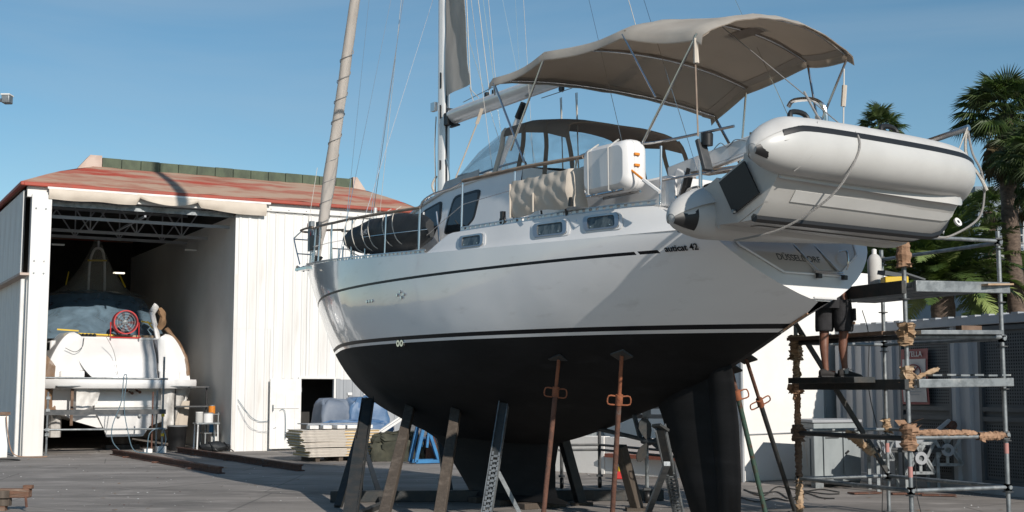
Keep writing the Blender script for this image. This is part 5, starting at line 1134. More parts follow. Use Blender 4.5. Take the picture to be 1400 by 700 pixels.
def blob(c, r, seed, nz=10, na=22, fold=.08, flat_bottom=0):
    rnd = random.Random(seed); ph_ = [rnd.uniform(0,6.28) for _ in range(6)]; P = []
    for i in range(nz+1):
        th_ = pi*i/nz*.5; row = []
        for k in range(na):
            a = 2*pi*k/na; f = 1+fold*(sin(3*a+ph_[0])+.7*sin(7*a+ph_[1]+th_*4)+.5*sin(11*a+ph_[2]-th_*6))
            e = .28
            row.append(V(c[0]+r[0]*f*math.copysign(abs(cos(a))**e, cos(a))*cos(th_)**.22 if i < nz else c[0], c[1]+r[1]*f*math.copysign(abs(sin(a))**e, sin(a))*cos(th_)**.22 if i < nz else c[1], c[2]+r[2]*(sin(th_)**.55)*(1+.05*sin(5*a+ph_[3]))))
        P.append(row)
    m = MB(); m.grid(P, closed=True); return m
base = sloc(.75, 1.5, 0)
t = thing('tarp_bundle', 'grey blue tarp covered load behind the panel stack, left part', 'tarp', sloc(.62,2.1,0), SA); blob((0,0,0), (.40,.4,1.34), 3, fold=.05).build('tarp', M['grey_tarp'], t, ang=80, jit=.01)
t = thing('tarp_bundle', 'bright blue creased tarp over a crate behind the panel stack', 'tarp', sloc(1.45,2.1,0), SA); blob((0,0,0), (.50,.45,1.38), 5, fold=.07).build('tarp', M['blue_tarp'], t, ang=80, jit=.015)
t = thing('tarp_bundle', 'low bulging blue tarp directly behind the panel stack', 'tarp', sloc(1.0,1.4,.3), SA); blob((0,0,0), (.85,.25,.56), 8, fold=.10).build('tarp', M['blue_tarp'], t, ang=80, jit=.02)
for i in range(2):
    t = thing('post_cap', 'white post tip standing above the blue tarp, %s one' % ('left','right')[i], 'post', sloc(1.3+.42*i,2.65,0), SA); q = MB(); q.box((0,0,.75),(.05,.05,1.5)); q.build('shaft', M['galv'], t); q = MB(); q.box((0,0,1.50),(.12,.08,.07)); q.build('cap', M['white'], t, bev=.01)
for i in range(2):
    t = thing('gutter_profile', 'long pale profile leaning out of the panel stack, %s one' % ('near','far')[i], 'profile', sloc(1.3,.3+.15*i,0), SA, 'pale profiles leaning on the stack')
    q = MB(); a, b = sloc(1.05,.3+.15*i,.55), sloc(1.95,.2+.15*i,1.12+.03*i); q.bar(a,b,.10,.05); q.build('profile', M['rendered'], t, sloc(1.3,.3+.15*i,0)); t.rotation_euler = (0,0,0)
p = on_ground(545, 630); t = thing('olive_tarp_heap', 'crumpled olive tarp heap on the concrete by the shed wall', 'tarp', (p.x,p.y,0)); blob((0,0,0), (.55,.4,.62), 12, nz=14, na=40, fold=.11).build('tarp', M['green_tarp'], t, ang=80, jit=.04)
p = on_ground(568, 629); t = thing('blue_tarp_heap', 'small crumpled bright blue tarp on the olive heap', 'tarp', (p.x,p.y-.1,0)); blob((0,0,0), (.32,.3,.50), 15, nz=12, na=36, fold=.10).build('tarp', M['blue_tarp'], t, ang=80, jit=.04)
p = on_ground(588, 634); t = thing('blue_trestle', 'blue painted steel A frame trestle on the ground by the keel', 'trestle', (p.x,p.y,0), .45)
for y in (0,.35):
    for s in (-1,1): q = MB(); q.bar((s*.34,y,.04),(s*.05-.06,y,1.02),.07,.07); q.build('leg', M['blue_steel'], t)
    q = MB(); q.bar((-.34,y,.05),(.34,y,.05),.07,.07); q.build('foot_bar', M['blue_steel'], t); q = MB(); q.bar((-.08,y,.35),(-.02,y,.9),.05,.05); q.build('brace', M['blue_steel'], t)
q = MB(); q.bar((-.06,-.02,1.02),(-.06,.38,1.02),.09,.06); q.build('cross_bar', M['blue_steel'], t)
t = thing('rusty_tank', 'small rusty drum behind the blue trestle', 'drum', (p.x+.1,p.y+.8,0)); q = MB(); q.lathe([(0,0),(.25,0),(.27,.1),(.25,.2),(.27,.4),(.25,.6),(0,.62)], n=16); q.build('drum', M['rust'], t)
# timber at the lower left corner
p = on_ground(-12, 698); t = thing('timber_trestle', 'old rusty timber beam end poking in at the lower left corner', 'beam', (p.x,p.y,0), 0)
zc_ = .22; pb = at_depth(25, 676, p.y)
off = (p.x,p.y,0)
q = MB(); q.box((pb.x-.15, p.y, pb.z+.02), (.62,.14,.12)); q.build('beam', M['wood_rust'], t, off, bev=.012)
q = MB(); q.box((pb.x-.3, p.y-.08, pb.z+.005), (.42,.03,.10)); q.build('plank', M['timber'], t, off, bev=.006)
q = MB(); q.box((pb.x+.13, p.y-.0, pb.z+.10), (.12,.1,.05)); q.build('wedge', M['wood_rust'], t, off, bev=.01)
q = MB(); q.box((pb.x-.3, p.y, pb.z-.1), (.4,.12,.1)); q.build('beam', M['timber'], t, off, bev=.01)
q = MB(); q.tube([(pb.x+.13,p.y-.08,pb.z-.02),(pb.x+.15,p.y-.09,pb.z-.16)], .018, 6); q.build('spike', M['rust'], t, off)
for x in (-.35,-.1):
    q = MB(); q.box((pb.x+x-.1, p.y, (pb.z-.1)/2), (.09,.1,pb.z-.1)); q.build('leg', M['wood_rust'], t, off)
# lamp head at the left edge of the photo: top of a mast light on a pole
p = at_depth(8, 137, 20); t = thing('flood_lamp', 'small white floodlight head on an arm at the left photo edge', 'lamp', (p.x-.6, 20, 0)); off = (p.x-.6,20,0)
q = MB(); q.box(p+V(.02,0,.01), (.13,.16,.13)); q.build('lamp_head', M['galv'], t, off, bev=.015); q = MB(); q.box(p+V(.02,0,.08),(.14,.18,.02)); q.build('lamp_visor', M['white'], t, off)
q = MB(); q.tube([p, (p.x-.6,20,p.z)], .03, 8); q.build('arm', M['alu'], t, off); q = MB(); q.tube([(p.x-.6,20,0),(p.x-.6,20,p.z+.1)], [.06,.045], 10); q.build('pole', M['galv'], t, off)
# ---------------------------------------------------------------- background behind and right of the yacht
# white rendered hut
hr = math.atan2(.48,.877); ho = Vector((4.0,22.6,0)); hut = thing('white_hut', 'plain white rendered hut with rounded roof edge behind the scaffold', 'hut', ho, hr)
m = MB(); L = rrect(4.1, 8.4, .25)
prof_ = [(x+2.05, max(0, z*1)) for x, z in [(x, z) for x, z in [(a_, b_-.45) for a_, b_ in rrect(4.1, 8.4, .28)]]]
prof_ = [(0,0),(4.1,0)]+[(4.1-.35+.35*cos(a), 3.42+.35*sin(a)) for a in [pi/2*k/6 for k in range(7)]]+[(.3-.3*cos(a), 3.55+.3*sin(a)) for a in [pi/2-pi/2*k/6 for k in range(7)]]
m.prism([(x,0,z) for x, z in prof_], (0,5,0)); m.build('wall', M['rendered'], hut, bev=.02)
q = MB(); q.box((1.95,-.012,1.2), (.04,.02,2.4)); q.box((2.2,-.012,1.25),(.45,.02,2.5)); q.build('door', M['gen'], hut)
q = MB(); q.tube([(-.0,-.02,.82),(1.5,-.02,.84)], .012, 5); q.build('conduit', M['cont'], hut); q = MB(); q.tube([(.02,-.03,0),(.02,-.03,2.6)], .03, 6); q.build('downpipe', M['cont'], hut)
q = MB(); q.box((2.15,-.03,1.85),(.28,.02,.2)); q.build('notice_plate', M['terracotta'], hut)
# shipping container seen along its side
co_ = Vector((5.95,23.35,0)); cdir = Vector((.385,-.923,0)); ca = math.atan2(cdir.y, cdir.x)
ct = thing('storage_container', 'grey corrugated container with perforated dark doors behind the scaffold', 'container', co_, ca)   # local x towards camera, local -y faces left
CH = 2.75
def cpx(px, py=600):                               # distance along the container side seen at a photo column
    r = wray(px, py); nrm = Vector((cdir.y, -cdir.x, 0)); t = co_.dot(nrm)/r.dot(nrm); return (Vector((r.x*t, r.y*t, 0))-co_).dot(cdir)
x1, x2, x3, x4, x5 = cpx(1233), cpx(1303), cpx(1341), cpx(1420), 7.2
def corr(x0, x1, z0, z1, name='side_panel'):
    n = max(1, round((x1-x0)/.26)); st = (x1-x0)/n; xs = []
    for i in range(n): a = x0+i*st; xs += [(a,-.0),(a+st*.30,0),(a+st*.42,.05),(a+st*.86,.05)]
    xs.append((x1,0)); m = MB(); m.grid([[V(x,y,z0) for x,y in xs],[V(x,y,z1) for x,y in xs]]); return m.build(name, M['cont'], ct, ang=20)
corr(0, x1, .16, CH-.14); corr(x2, x3, .16, CH-.14); 
m = MB(); m.box((x5/2,.02,CH-.07), (x5,.10,.14)); m.box((x5/2,.02,.08), (x5,.12,.16)); m.box((.0,.02,CH/2),(.12,.13,CH)); m.build('side_beam', M['cont'], ct, bev=.01)
m = MB(); m.box((x5/2,1.22,CH-.02), (x5,2.3,.03)); m.box((0,1.22,CH/2),(.05,2.3,CH)); m.box((x5,1.22,CH/2),(.05,2.4,CH)); m.box((x5/2,2.4,CH/2),(x5,.05,CH)); m.build('shell', M['cont'], ct)
for i in range(int(x5/.3)): q = MB(); q.box((.15+.3*i,.02,CH+.008),(.14,.12,.03)); q.build('roof_rib', M['cont'], ct)
def perfdoor(x0, x1):
    d = MB(); d.box(((x0+x1)/2,.055,CH/2), (x1-x0,.02,CH-.3)); o = d.build('perforated_door', M['cont_dark'], ct)
    q = MB()
    for x in (x0+.03, x1-.03): q.box((x,.02,CH/2), (.06,.05,CH-.3))
    for z in (.18,1.15,1.3,CH-.2): q.box(((x0+x1)/2,.02,z), (x1-x0-.12,.045,.07))
    q.build('door_frame', M['cont_dark'], o)
    q = MB(); st = .05; nx_ = int((x1-x0-.16)/st)
    for i in range(nx_):
        x = x0+.1+i*st; z = .28
        while z < CH-.3:
            if not 1.08 < z < 1.36: q.add([(x,.0435,z),(x+.026,.0435,z),(x+.026,.0435,z+.026),(x,.0435,z+.026)], [(0,1,2,3)])
            z += st
    tag(q.build('punched_holes', M['hole'], o), kind='stuff'); return o
perfdoor(x1, x2); perfdoor(x3, x4); perfdoor(x4+.05, x5-.1)
# notice tied on the door
nx0 = x1+.1; nw = (x2-x1)*.52; ns = thing('warning_notice', 'white notice with red border and prohibition sign on the dark door', 'sign', co_+cdir*nx0+V(-.0,0,0), ca)
zt2, zb2 = 2.28, 1.36
P = [[V(nw*f, -.03-.02*sin(pi*g_)-.01*cos(f*4), lerp(zt2, zb2, g_)) for f in [k/6 for k in range(7)]] for g_ in [k/8 for k in range(9)]]
m = MB(); m.slab(P, (0,.006,0)); m.build('red_border', M['sign_red'], ns, ang=80)
P = [[V(nw*(.07+.86*f), -.038-.02*sin(pi*(.15+.8*g_))-.01*cos(f*4), lerp(zt2-.17, zb2+.04, g_)) for f in [k/6 for k in range(7)]] for g_ in [k/8 for k in range(9)]]
m = MB(); m.slab(P, (0,.003,0)); m.build('white_field', M['sign_white'], ns, ang=80)
text('STELLA', .12, 'heading', M['sign_white'], ns, face_mat(V(nw*.5,-.05,zt2-.09), (1,0,0), (0,0,1)), .001, .002, nw/.62)
cz_ = zt2-.38
q = MB(); q.tube([(nw*.5+nw*.27*cos(a), -.068, cz_+.12*sin(a)) for a in [2*pi*k/24 for k in range(25)]], .011, 5); q.tube([(nw*.5-nw*.19,-.068,cz_-.085),(nw*.5+nw*.19,-.068,cz_+.085)], .011, 5); q.build('prohibition_ring', M['sign_red'], ns)
q = MB(); q.lathe([(0,-.0),(.035,-.0),(.035,.004)], (nw*.5,-.062,cz_+.045), 10, axis='y'); q.box((nw*.5,-.064,cz_-.03),(.06,.004,.1)); q.build('pictogram', M['galv_dark'], ns)
for i in range(4): q = MB(); q.box((nw*.5,-.064,zb2+.16+.05*i),(nw*(.55 if i else .4),.003,.014)); q.build('text_line', M['cont'], ns)
# pale cabinet / generator
g0, g1 = on_ground(1066, 655), on_ground(1114, 668); g2 = on_ground(1186, 662); 
ge = thing('metal_cabinet', 'pale grey metal cabinet with louvred rusty doors on the yard floor', 'cabinet', (g1.x,g1.y,0), 0); GO = (g1.x,g1.y,0)
d1v = (g0-g1); d1v = d1v.normalized()*.95; d2v = V(.93,.36,0).normalized()*.92; GH = 1.06; zb_ = .1
def gb(a, b, z): return V(g1.x,g1.y,0)+d1v*a+d2v*b+V(0,0,z)
m = MB(); m.prism([gb(0,0,zb_),gb(0,1,zb_),gb(1,1,zb_),gb(1,0,zb_)], (0,0,GH-zb_)); m.build('cabinet_body', M['gen'], ge, GO, bev=.02)
m = MB(); m.prism([gb(-.03,-.03,GH),gb(-.03,1.03,GH),gb(1.03,1.03,GH),gb(1.03,-.03,GH)], (0,0,.05)); m.build('lid', M['cont'], ge, GO, bev=.01)
m = MB(); m.prism([gb(.03,.03,0),gb(.03,.2,0),gb(.3,.2,0),gb(.3,.03,0)], (0,0,.1)); m.prism([gb(.03,.8,0),gb(.03,.97,0),gb(.3,.97,0),gb(.3,.8,0)], (0,0,.1)); m.build('foot', M['galv'], ge, GO)
for b0 in (.2,.62):
    q = MB(); e = -.012; q.prism([gb(e,b0,.2),gb(e,b0+.36,.2),gb(e,b0+.36,.98),gb(e,b0,.98)], -d1v*.02); dd = q.build('cabinet_door', M['gen'], ge, GO, bev=.004)
    for k in range(4): q = MB(); z = .82+.035*k; q.bar(gb(-.042,b0+.04,z), gb(-.042,b0+.32,z), .02,.016); q.build('louvre', M['galv_dark'], dd, GO)
q = MB(); q.bar(gb(-.05,.66,.56), gb(-.05,.72,.6), .02,.03); q.build('latch', M['black'], ge, GO)
for k in range(4): q = MB(); z = .86+.035*k; q.bar(gb(.15,-.012,z), gb(.85,-.012,z), .02,.02); q.build('side_louvre', M['black'], ge, GO)
q = MB(); q.prism([gb(.2,-.006,.2),gb(.8,-.006,.2),gb(.8,-.006,.8),gb(.2,-.006,.8)], -d2v*.012); q.build('side_door', M['gen'], ge, GO)
# cast metal parts pile in front of the container
tb = on_ground(1240, 672); tt = thing('parts_bench', 'low steel bench holding cast metal parts in front of the container', 'bench', (tb.x,tb.y,0), 0)
for x in (-.45,.0,.5):
    for y in (0,.5): q = MB(); q.bar((x,y,0),(x,y,.62),.05,.05); q.build('leg', M['galv'], tt)
q = MB(); q.bar((-.55,0,.64),(.6,0,.64),.06,.05); q.bar((-.55,.5,.64),(.6,.5,.64),.06,.05); q.box((0,.25,.67),(1.2,.6,.03)); q.build('bench_top', M['galv_dark'], tt)
def bracket(c, s_, lab, rz):
    t = thing('cast_bracket', lab, 'bracket', c, rz, 'pierced cast brackets under the bench')
    q = MB(); o = .5*s_
    for a, b in (((-o,0),(o,0)),((-o,2*o),(o,2*o)),((-o,0),(-o*.45,o)),((-o*.45,o),(-o,2*o)),((o,0),(o*.45,o)),((o*.45,o),(o,2*o)),((-o*.45,o),(o*.45,o)),((0,0),(0,2*o)),((-o*.9,.1*o),(o*.3,1.9*o)),((o*.9,.1*o),(-o*.3,1.9*o))): q.bar((a[0],0,a[1]),(b[0],0,b[1]),.05*s_*2,.06*s_, up=(0,1,0))
    q.build('casting', M['galv'], t); q = MB(); q.lathe([(.05*s_*2,-.05),(.11*s_*2,-.05),(.11*s_*2,.05),(.05*s_*2,.05)], (0,0,o), 14, axis='y'); q.build('boss', M['cont'], t)
bracket((tb.x+.18,tb.y-.15,.3), .46, 'pierced grey cast bracket standing left of its twin below the bench', .1); bracket((tb.x+.66,tb.y-.0,.42), .46, 'pierced grey cast bracket, right one of the two', -.1); bracket((tb.x-.36,tb.y-.15,.5), .3, 'small grey cast bracket at the left bench end', .3)
t = thing('machine_casting', 'grey cast machine arm resting on top of the bench', 'machine part', (tb.x+.1,tb.y+.1,.7)); q = MB(); q.bar((-.25,0,.04),(.4,0,.08),.14,.12); q.bar((.25,0,.1),(.65,0,.42),.1,.05); q.bar((.25,.08,.06),(.72,.08,.28),.1,.06); q.build('arm', M['cont'], t, bev=.01)
q = MB(); q.lathe([(0,-.07),(.1,-.07),(.1,.07),(0,.07)], (.32,-.02,.14), 14, axis='y'); q.build('hub', M['galv'], t); q = MB(); q.lathe([(0,-.09),(.07,-.09),(.07,.09),(0,.09)], (.68,.03,.34), 12, axis='y'); q.build('hub', M['rust'], t)
t = thing('box_piece', 'small beige block on the ground beside the container door', 'block', (tb.x+1.02,tb.y+.1,0)); q = MB(); q.box((0,0,.42),(.2,.1,.3)); q.box((0,0,.13),(.18,.1,.26)); q.build('block', M['rendered'], t, bev=.01)
for i, (x, y, a) in enumerate(((-.8,-.5,.3),(-.2,-.6,.1),(.2,-.9,-.2))):
    t = thing('rusty_sheet', 'rusty scrap plate on the ground before the bench, %s' % ['left','middle','right'][i], 'scrap', (tb.x+x,tb.y+y,.02), a); q = MB(); q.box((0,0,0),(.5,.2,.02)); q.build('plate', M['rust'], t)
# cables on the ground
for i in range(3):
    pts = [on_ground(1015+22*k+random.uniform(-6,6), 668+5*i+random.uniform(-5,6)+(k%2)*4, .012) for k in range(7)]; q = MB(); q.tube(smooth(pts,6), .010, 5); tag(q.build('floor_cable', M['cable']), 'thin black cable curling on the concrete by the cabinet, %s' % ('farthest','middle','nearest')[i], 'cable')
# low garden wall, terracotta band, corrugated screen and greenery behind the keel
w0, w1, w2 = on_ground(750,641), on_ground(831,648), on_ground(925,657)
lw = thing('garden_wall', 'low white wall with terracotta band seen beneath the hull', 'wall', (w0.x,w0.y,0)); LO = (w0.x,w0.y,0)
m = MB(); m.bar(V(w0.x-1.2,w0.y+.4,.35)+V(0,.1,0), V(w1.x,w1.y,.35)+V(0,.1,0), .2, .72); m.bar(V(w1.x,w1.y,.35)+V(.02,.1,0), V(w2.x+1.0,w2.y-.4,.35)+V(0,.1,0), .2, .7); m.build('wall_body', M['rendered'], lw, LO, bev=.01)
m = MB(); m.bar(V(w1.x,w1.y-.06,.36), V(w2.x+.9,w2.y-.42,.36), .2, .07); m.build('band', M['terracotta'], lw, LO)
cs = thing('corrugated_screen', 'grey corrugated sheet screen standing behind the garden wall', 'fence', (w1.x+.3,w1.y+1.6,0), -.2)
xs = []
for i in range(16): a = i*.22; xs += [(a,0),(a+.09,0),(a+.12,.04),(a+.19,.04)]
m = MB(); m.grid([[V(x-.6,y,.5) for x,y in xs],[V(x-.6,y,2.2) for x,y in xs]]); m.build('corrugated_sheet', M['gen'], cs, ang=20)
for x in (-.3,.9,2.2): q = MB(); q.bar((x,.08,0),(x,.08,2.2),.06,.06); q.build('post', M['galv'], cs)
# wheeled work trolley behind the keel
c1, c2, c3 = on_ground(768,668), on_ground(820,667), on_ground(885,688)
tr = thing('wheeled_trolley', 'low tube scaffold trolley on black castors behind the keel', 'trolley', (c2.x,c2.y,0)); TO = (c2.x,c2.y,0)
for i, (c, hgt) in enumerate(((c1,.95),(c2,.95),(c3,1.9))):
    q = MB(); q.tube([c+V(0,0,.22), c+V(0,0,hgt)], .028, 8); q.build('upright', M['galv' if i == 2 else 'galv_dark'], tr, TO)
    q = MB(); q.lathe([(0,-.03),(.08,-.03),(.09,-.015),(.09,.015),(.08,.03),(0,.03)], c+V(0,0,.09), 16, axis='x'); q.build('castor', M['black'], tr, TO)
    q = MB(); q.box(c+V(0,0,.2), (.1,.12,.03)); q.build('castor_plate', M['galv_dark'], tr, TO)
for z in (.62,.70): q = MB(); q.tube([c1+V(-.05,0,z), c2+V(0,0,z), V(c3.x+.6,c3.y+.3,z)], .02, 8); q.build('ledger', M['galv_dark'], tr, TO)
for z in (1.22,1.36): q = MB(); q.bar(c3+V(-.7,.3,z), c3+V(.5,0,z), .04,.06); q.build('board', M['cont'], tr, TO)
q = MB(); q.box(c3+V(0,0,1.28),(.12,.1,.12)); q.build('coupler', M['galv'], tr, TO)
t = thing('fuel_can', 'small red can with yellow top on the ground beneath the hull', 'can', on_ground(848,655)); q = MB(); q.box((0,0,.07),(.26,.16,.14)); q.build('can_body', M['red'], t, bev=.02); q = MB(); q.lathe([(0,.14),(.05,.14),(.04,.22),(0,.23)], n=10); q.build('cap', M['yellow'], t)
# ---------------------------------------------------------------- tower scaffold under the stern
S2 = V(4.49,14.6,0); sd1 = V(.925,.38,0); ld1 = V(-.38,.925,0); WS, LS = 1.40, 2.15
S3 = S2+sd1*WS; S1 = S2+ld1*LS; S4 = S1+sd1*WS
tw = thing('tower_scaffold', 'galvanised tube scaffold tower with boards and brown paper wraps beside the stern', 'scaffold', S2); TO = tuple(S2)
Z = lambda p, z: V(p.x, p.y, z)
for p, zt in ((S1,2.42),(S2,3.46),(S3,3.48),(S4,3.47)):
    q = MB(); q.tube([Z(p,0), Z(p,zt*.5), Z(p,zt)], .026, 12); q.build('upright', M['galv'], tw, TO)
    q = MB(); q.box(Z(p,.006), (.15,.15,.012)); q.build('base_plate', M['galv_dark'], tw, TO)
    for z in (.47,1.06,1.66,2.16,2.68,3.32):
        if z < zt: q = MB(); q.lathe([(.026,-.006),(.062,-.006),(.062,.006),(.026,.006)], Z(p,z-.05), 12); q.build('rosette', M['galv_dark'], tw, TO)
def led(a, b, z, dz=0, mt='galv', r=.024):
    d = (b-a).normalized()*.05; q = MB(); q.tube([Z(a-d,z), Z(b+d,z+dz)], r, 10); q.build('ledger', M[mt], tw, TO)
    for e in (a, b):
        q = MB(); q.box(Z(e, z), (.07,.07,.075)); q.build('coupler', M['galv_dark'], tw, TO)
for z in (.47,):
    led(S1,S2,z); led(S2,S3,z); led(S3,S4,z); led(S4,S1,z)
led(S1,S2,1.05,0,'galv_dark',.03); led(S2,S3,1.06); led(S3,S4,1.08); led(S4,S1,1.08)
led(S1,S2,2.20,0,'galv_dark',.03); led(S2,S3,2.20,.02,'galv',.03); led(S4,S1,2.2); led(S3,S4,2.2)
led(S4,S3,3.34); led(S2,S3,3.36)
def plank(z, f, mt='galv', w=.30, ext=.12, h=.06, lab=None, l0=0, l1=1):
    a = S2+sd1*(f*WS); q = MB(); q.bar(Z(a+ld1*(LS*l0-ext),z), Z(a+ld1*(LS*l1+ext),z), w, h); o = q.build('board', M[mt], tw, TO, bev=.006); return o
for z, mt in ((1.69,'galv'),(2.79,'galv')):
    for f in (.12,.37,.62,.87): plank(z, f, mt)
    q = MB(); a = S2-ld1*.15+sd1*.02; q.bar(Z(a,z-.02), Z(a+sd1*WS*.98,z+.0), .05, .10 if z < 2 else .13); q.build('edge_board', M['galv'], tw, TO, bev=.008)
    q = MB(); a = S2-sd1*.09; q.bar(Z(a-ld1*.1,z-.03), Z(a+ld1*(LS*.9),z-.03), .06, .12 if z < 2 else .15); q.build('toe_board', M['dark_steel'], tw, TO, bev=.006)
q = MB(); a = S2-sd1*.28; q.bar(Z(a+ld1*.4,1.715), Z(a+ld1*1.72,1.715), .30, .07); q.build('board', M['dark_steel'], tw, TO, bev=.006)
q = MB(); a = S2-ld1*.05+sd1*.1; q.bar(Z(a,2.25), Z(a+sd1*1.2,2.27), .18, .05); q.build('board', M['galv'], tw, TO, bev=.006)
for k in range(6): q = MB(); q.box(Z(S2+sd1*(.25+.2*k)-ld1*.15, 1.765+.005*(k%2)), (.13,.12,.02), R=Euler((0,0,.39)).to_matrix()); q.build('board_hook', M['galv'], tw, TO)
q = MB(); a = S2-sd1*.04; q.bar(Z(a+ld1*.25,2.255), Z(a+ld1*LS,2.25), .2, .04); q.build('board', M['brown'], tw, TO)
q = MB(); a = S2+sd1*.85+ld1*.1; q.bar(Z(a,2.31), Z(a+sd1*.3,2.31), .1, .08); q.build('timber_offcut', M['brown'], tw, TO)
q = MB(); q.bar(Z(S3-sd1*.45-ld1*.1,2.81), Z(S3-sd1*.02-ld1*.05,2.83), .35, .02); q.build('paper_sheet', M['paper_light'], tw, TO)
q = MB(); q.bar(Z(S1+ld1*.0,2.45), Z(S1+sd1*1.15-ld1*.3,.55), .055, .055); q.build('diagonal_brace', M['dark_steel'], tw, TO)
def wrap(a, b, r, mt='paper', n=14, jit=.02, rag=.35):
    n = n*3; q = MB(); pts = [lerp(Vector(a), Vector(b), k/n) for k in range(n+1)]; am = (Vector(b)-Vector(a)).normalized(); bulge = [random.uniform(0,1) for _ in pts]; bulge = [(bulge[max(0,j-1)]+bulge[j]+bulge[min(n,j+1)])/3 for j in range(n+1)]; u_ = am.orthogonal().normalized(); w_ = am.cross(u_)
    q.grid([[p+am*random.uniform(-.012,.012)+(u_*cos(2*pi*k/11)+w_*sin(2*pi*k/11))*r*(.62+bulge[i]*.5+rag*random.uniform(-.5,.7)) for k in range(11)] for i, p in enumerate(pts)], closed=True)
    for k in range(4):
        c = random.choice(pts); d = V(random.uniform(-1,1), random.uniform(-1,0), random.uniform(-.8,.8)).normalized()*r*1.5; s_ = V(random.uniform(-1,1),.2,random.uniform(-1,1)).normalized()*r*.8; q.add([c-s_, c+s_, c+d+s_*.6, c+d-s_*.5], [(0,1,2,3)])
    q.build('paper_wrap', M[mt], tw, TO, ang=12)
wrap(Z(S1,.02), Z(S1,.5), .05, 'paper_light'); wrap(Z(S1,.5), Z(S1,1.1), .045, 'brown'); wrap(Z(S1,.95), Z(S1,1.15), .075, 'brown', 5, .03); wrap(Z(S1,1.12), Z(S1,1.62), .045, 'paper'); wrap(Z(S1,1.55), Z(S1,1.72), .09, 'paper', 5, .04)
wrap(Z(S1,1.72), Z(S1,2.0), .05, 'paper_light'); wrap(Z(S1,1.98), Z(S1,2.3), .09, 'paper_light', 7, .04)
wrap(Z(S2,.92), Z(S2,1.22), .10, 'paper', 6, .05, .3); wrap(Z(S2,1.62), Z(S2,1.86), .085, 'paper_light', 6, .04); wrap(Z(S2,2.10), Z(S2,2.36), .10, 'paper_light', 6, .045); 
wrap(Z(S2,3.0), Z(S2,3.46), .09, 'paper', 8, .01, .08); wrap(Z(S2+sd1*.06,1.12), Z(S2+sd1*.95,1.10), .035, 'paper', 16, .03, .5); wrap(Z(S3-sd1*.42,1.06), Z(S3,1.07), .05, 'paper', 8, .04, .4); wrap(Z(S4,1.05), Z(S4,1.22), .06, 'paper_light', 5, .03)
wrap(Z(S2+sd1*.1-V(.02,.03,0),1.72), Z(S2+sd1*.45-V(.02,.03,0),1.84), .03, 'paper_light', 5, .03)
wrap(Z(lerp(S1,S1+sd1*1.15-ld1*.3,.6),1.02), Z(lerp(S1,S1+sd1*1.15-ld1*.3,.85),.78), .06, 'paper_light', 7, .03)
for p, z in ((S2,.62),(S3,.86),(S4,.78)): q = MB(); q.tube([Z(p,z), Z(p,z+.12)], .0275, 12); q.build('red_band', M['red_band'], tw, TO)
q = MB(); q.tube(smooth([Z(S4-V(.28,0,0),2.66),Z(S4-V(.2,0,0),2.3),Z(S4-V(.22,0,0),1.6),Z(S4-V(.1,.1,0),.8),Z(S4-V(.12,.1,0),.02)],5), .006, 5); q.build('hanging_wire', M['cable'], tw, TO)
q = MB(); q.tube([Z(S2+V(.04,-.04,0),.9),Z(S2+V(.05,-.06,0),.4),Z(S2+V(.12,-.1,0),.02)], .005, 5); q.build('hanging_wire', M['cable'], tw, TO)
bp_ = S1+(S2-S1)*.55+sd1*.35; t = thing('spray_bottle', 'white cylindrical spray can standing on the top scaffold boards', 'bottle', Z(bp_,2.825)); q = MB(); q.lathe([(0,0),(.085,0),(.085,.36),(.06,.41),(.035,.43),(0,.43)], n=16); q.build('bottle_body', M['cover'], t); q = MB(); q.lathe([(.03,.43),(.03,.49),(0,.5)], n=10); q.build('nozzle', M['white'], t)
bp_ = S1+(S2-S1)*.72+sd1*.35; t = thing('yellow_box', 'small yellow box with papers on the top scaffold boards', 'box', Z(bp_,2.825)); q = MB(); q.box((0,0,.06),(.28,.2,.12)); q.build('box_body', M['yellow'], t, bev=.01); q = MB(); q.box((-.02,0,.15),(.3,.2,.05),R=Euler((.1,.15,.2)).to_matrix()); q.box((.2,0,.13),(.3,.16,.02),R=Euler((0,.3,.1)).to_matrix()); q.build('papers', M['cont_dark'], t)
# ---------------------------------------------------------------- worker standing on the scaffold, head and chest behind the stern
pz = 1.752; per = thing('person', 'person in dark work shorts and trainers standing on the scaffold board under the stern', 'person', (3.88,15.43,pz), 0)
def skin_mesh(name, verts, edges, radii, mt, parent, sub=2):
    me = bpy.data.meshes.new(name); me.from_pydata(verts, edges, []); o = bpy.data.objects.new(name, me); COL.objects.link(o); o.parent = parent; me.materials.append(mt)
    md = o.modifiers.new('skin', 'SKIN'); md.use_smooth_shade = True
    sv = me.skin_vertices[0].data if me.skin_vertices else None
    if sv is None:
        bpy.context.view_layer.objects.active = o; sv = me.skin_vertices[0].data
    for i, r in enumerate(radii): sv[i].radius = (r, r) if not isinstance(r, tuple) else r
    sv[0].use_root = True
    s = o.modifiers.new('subsurf', 'SUBSURF'); s.levels = s.render_levels = sub; return o
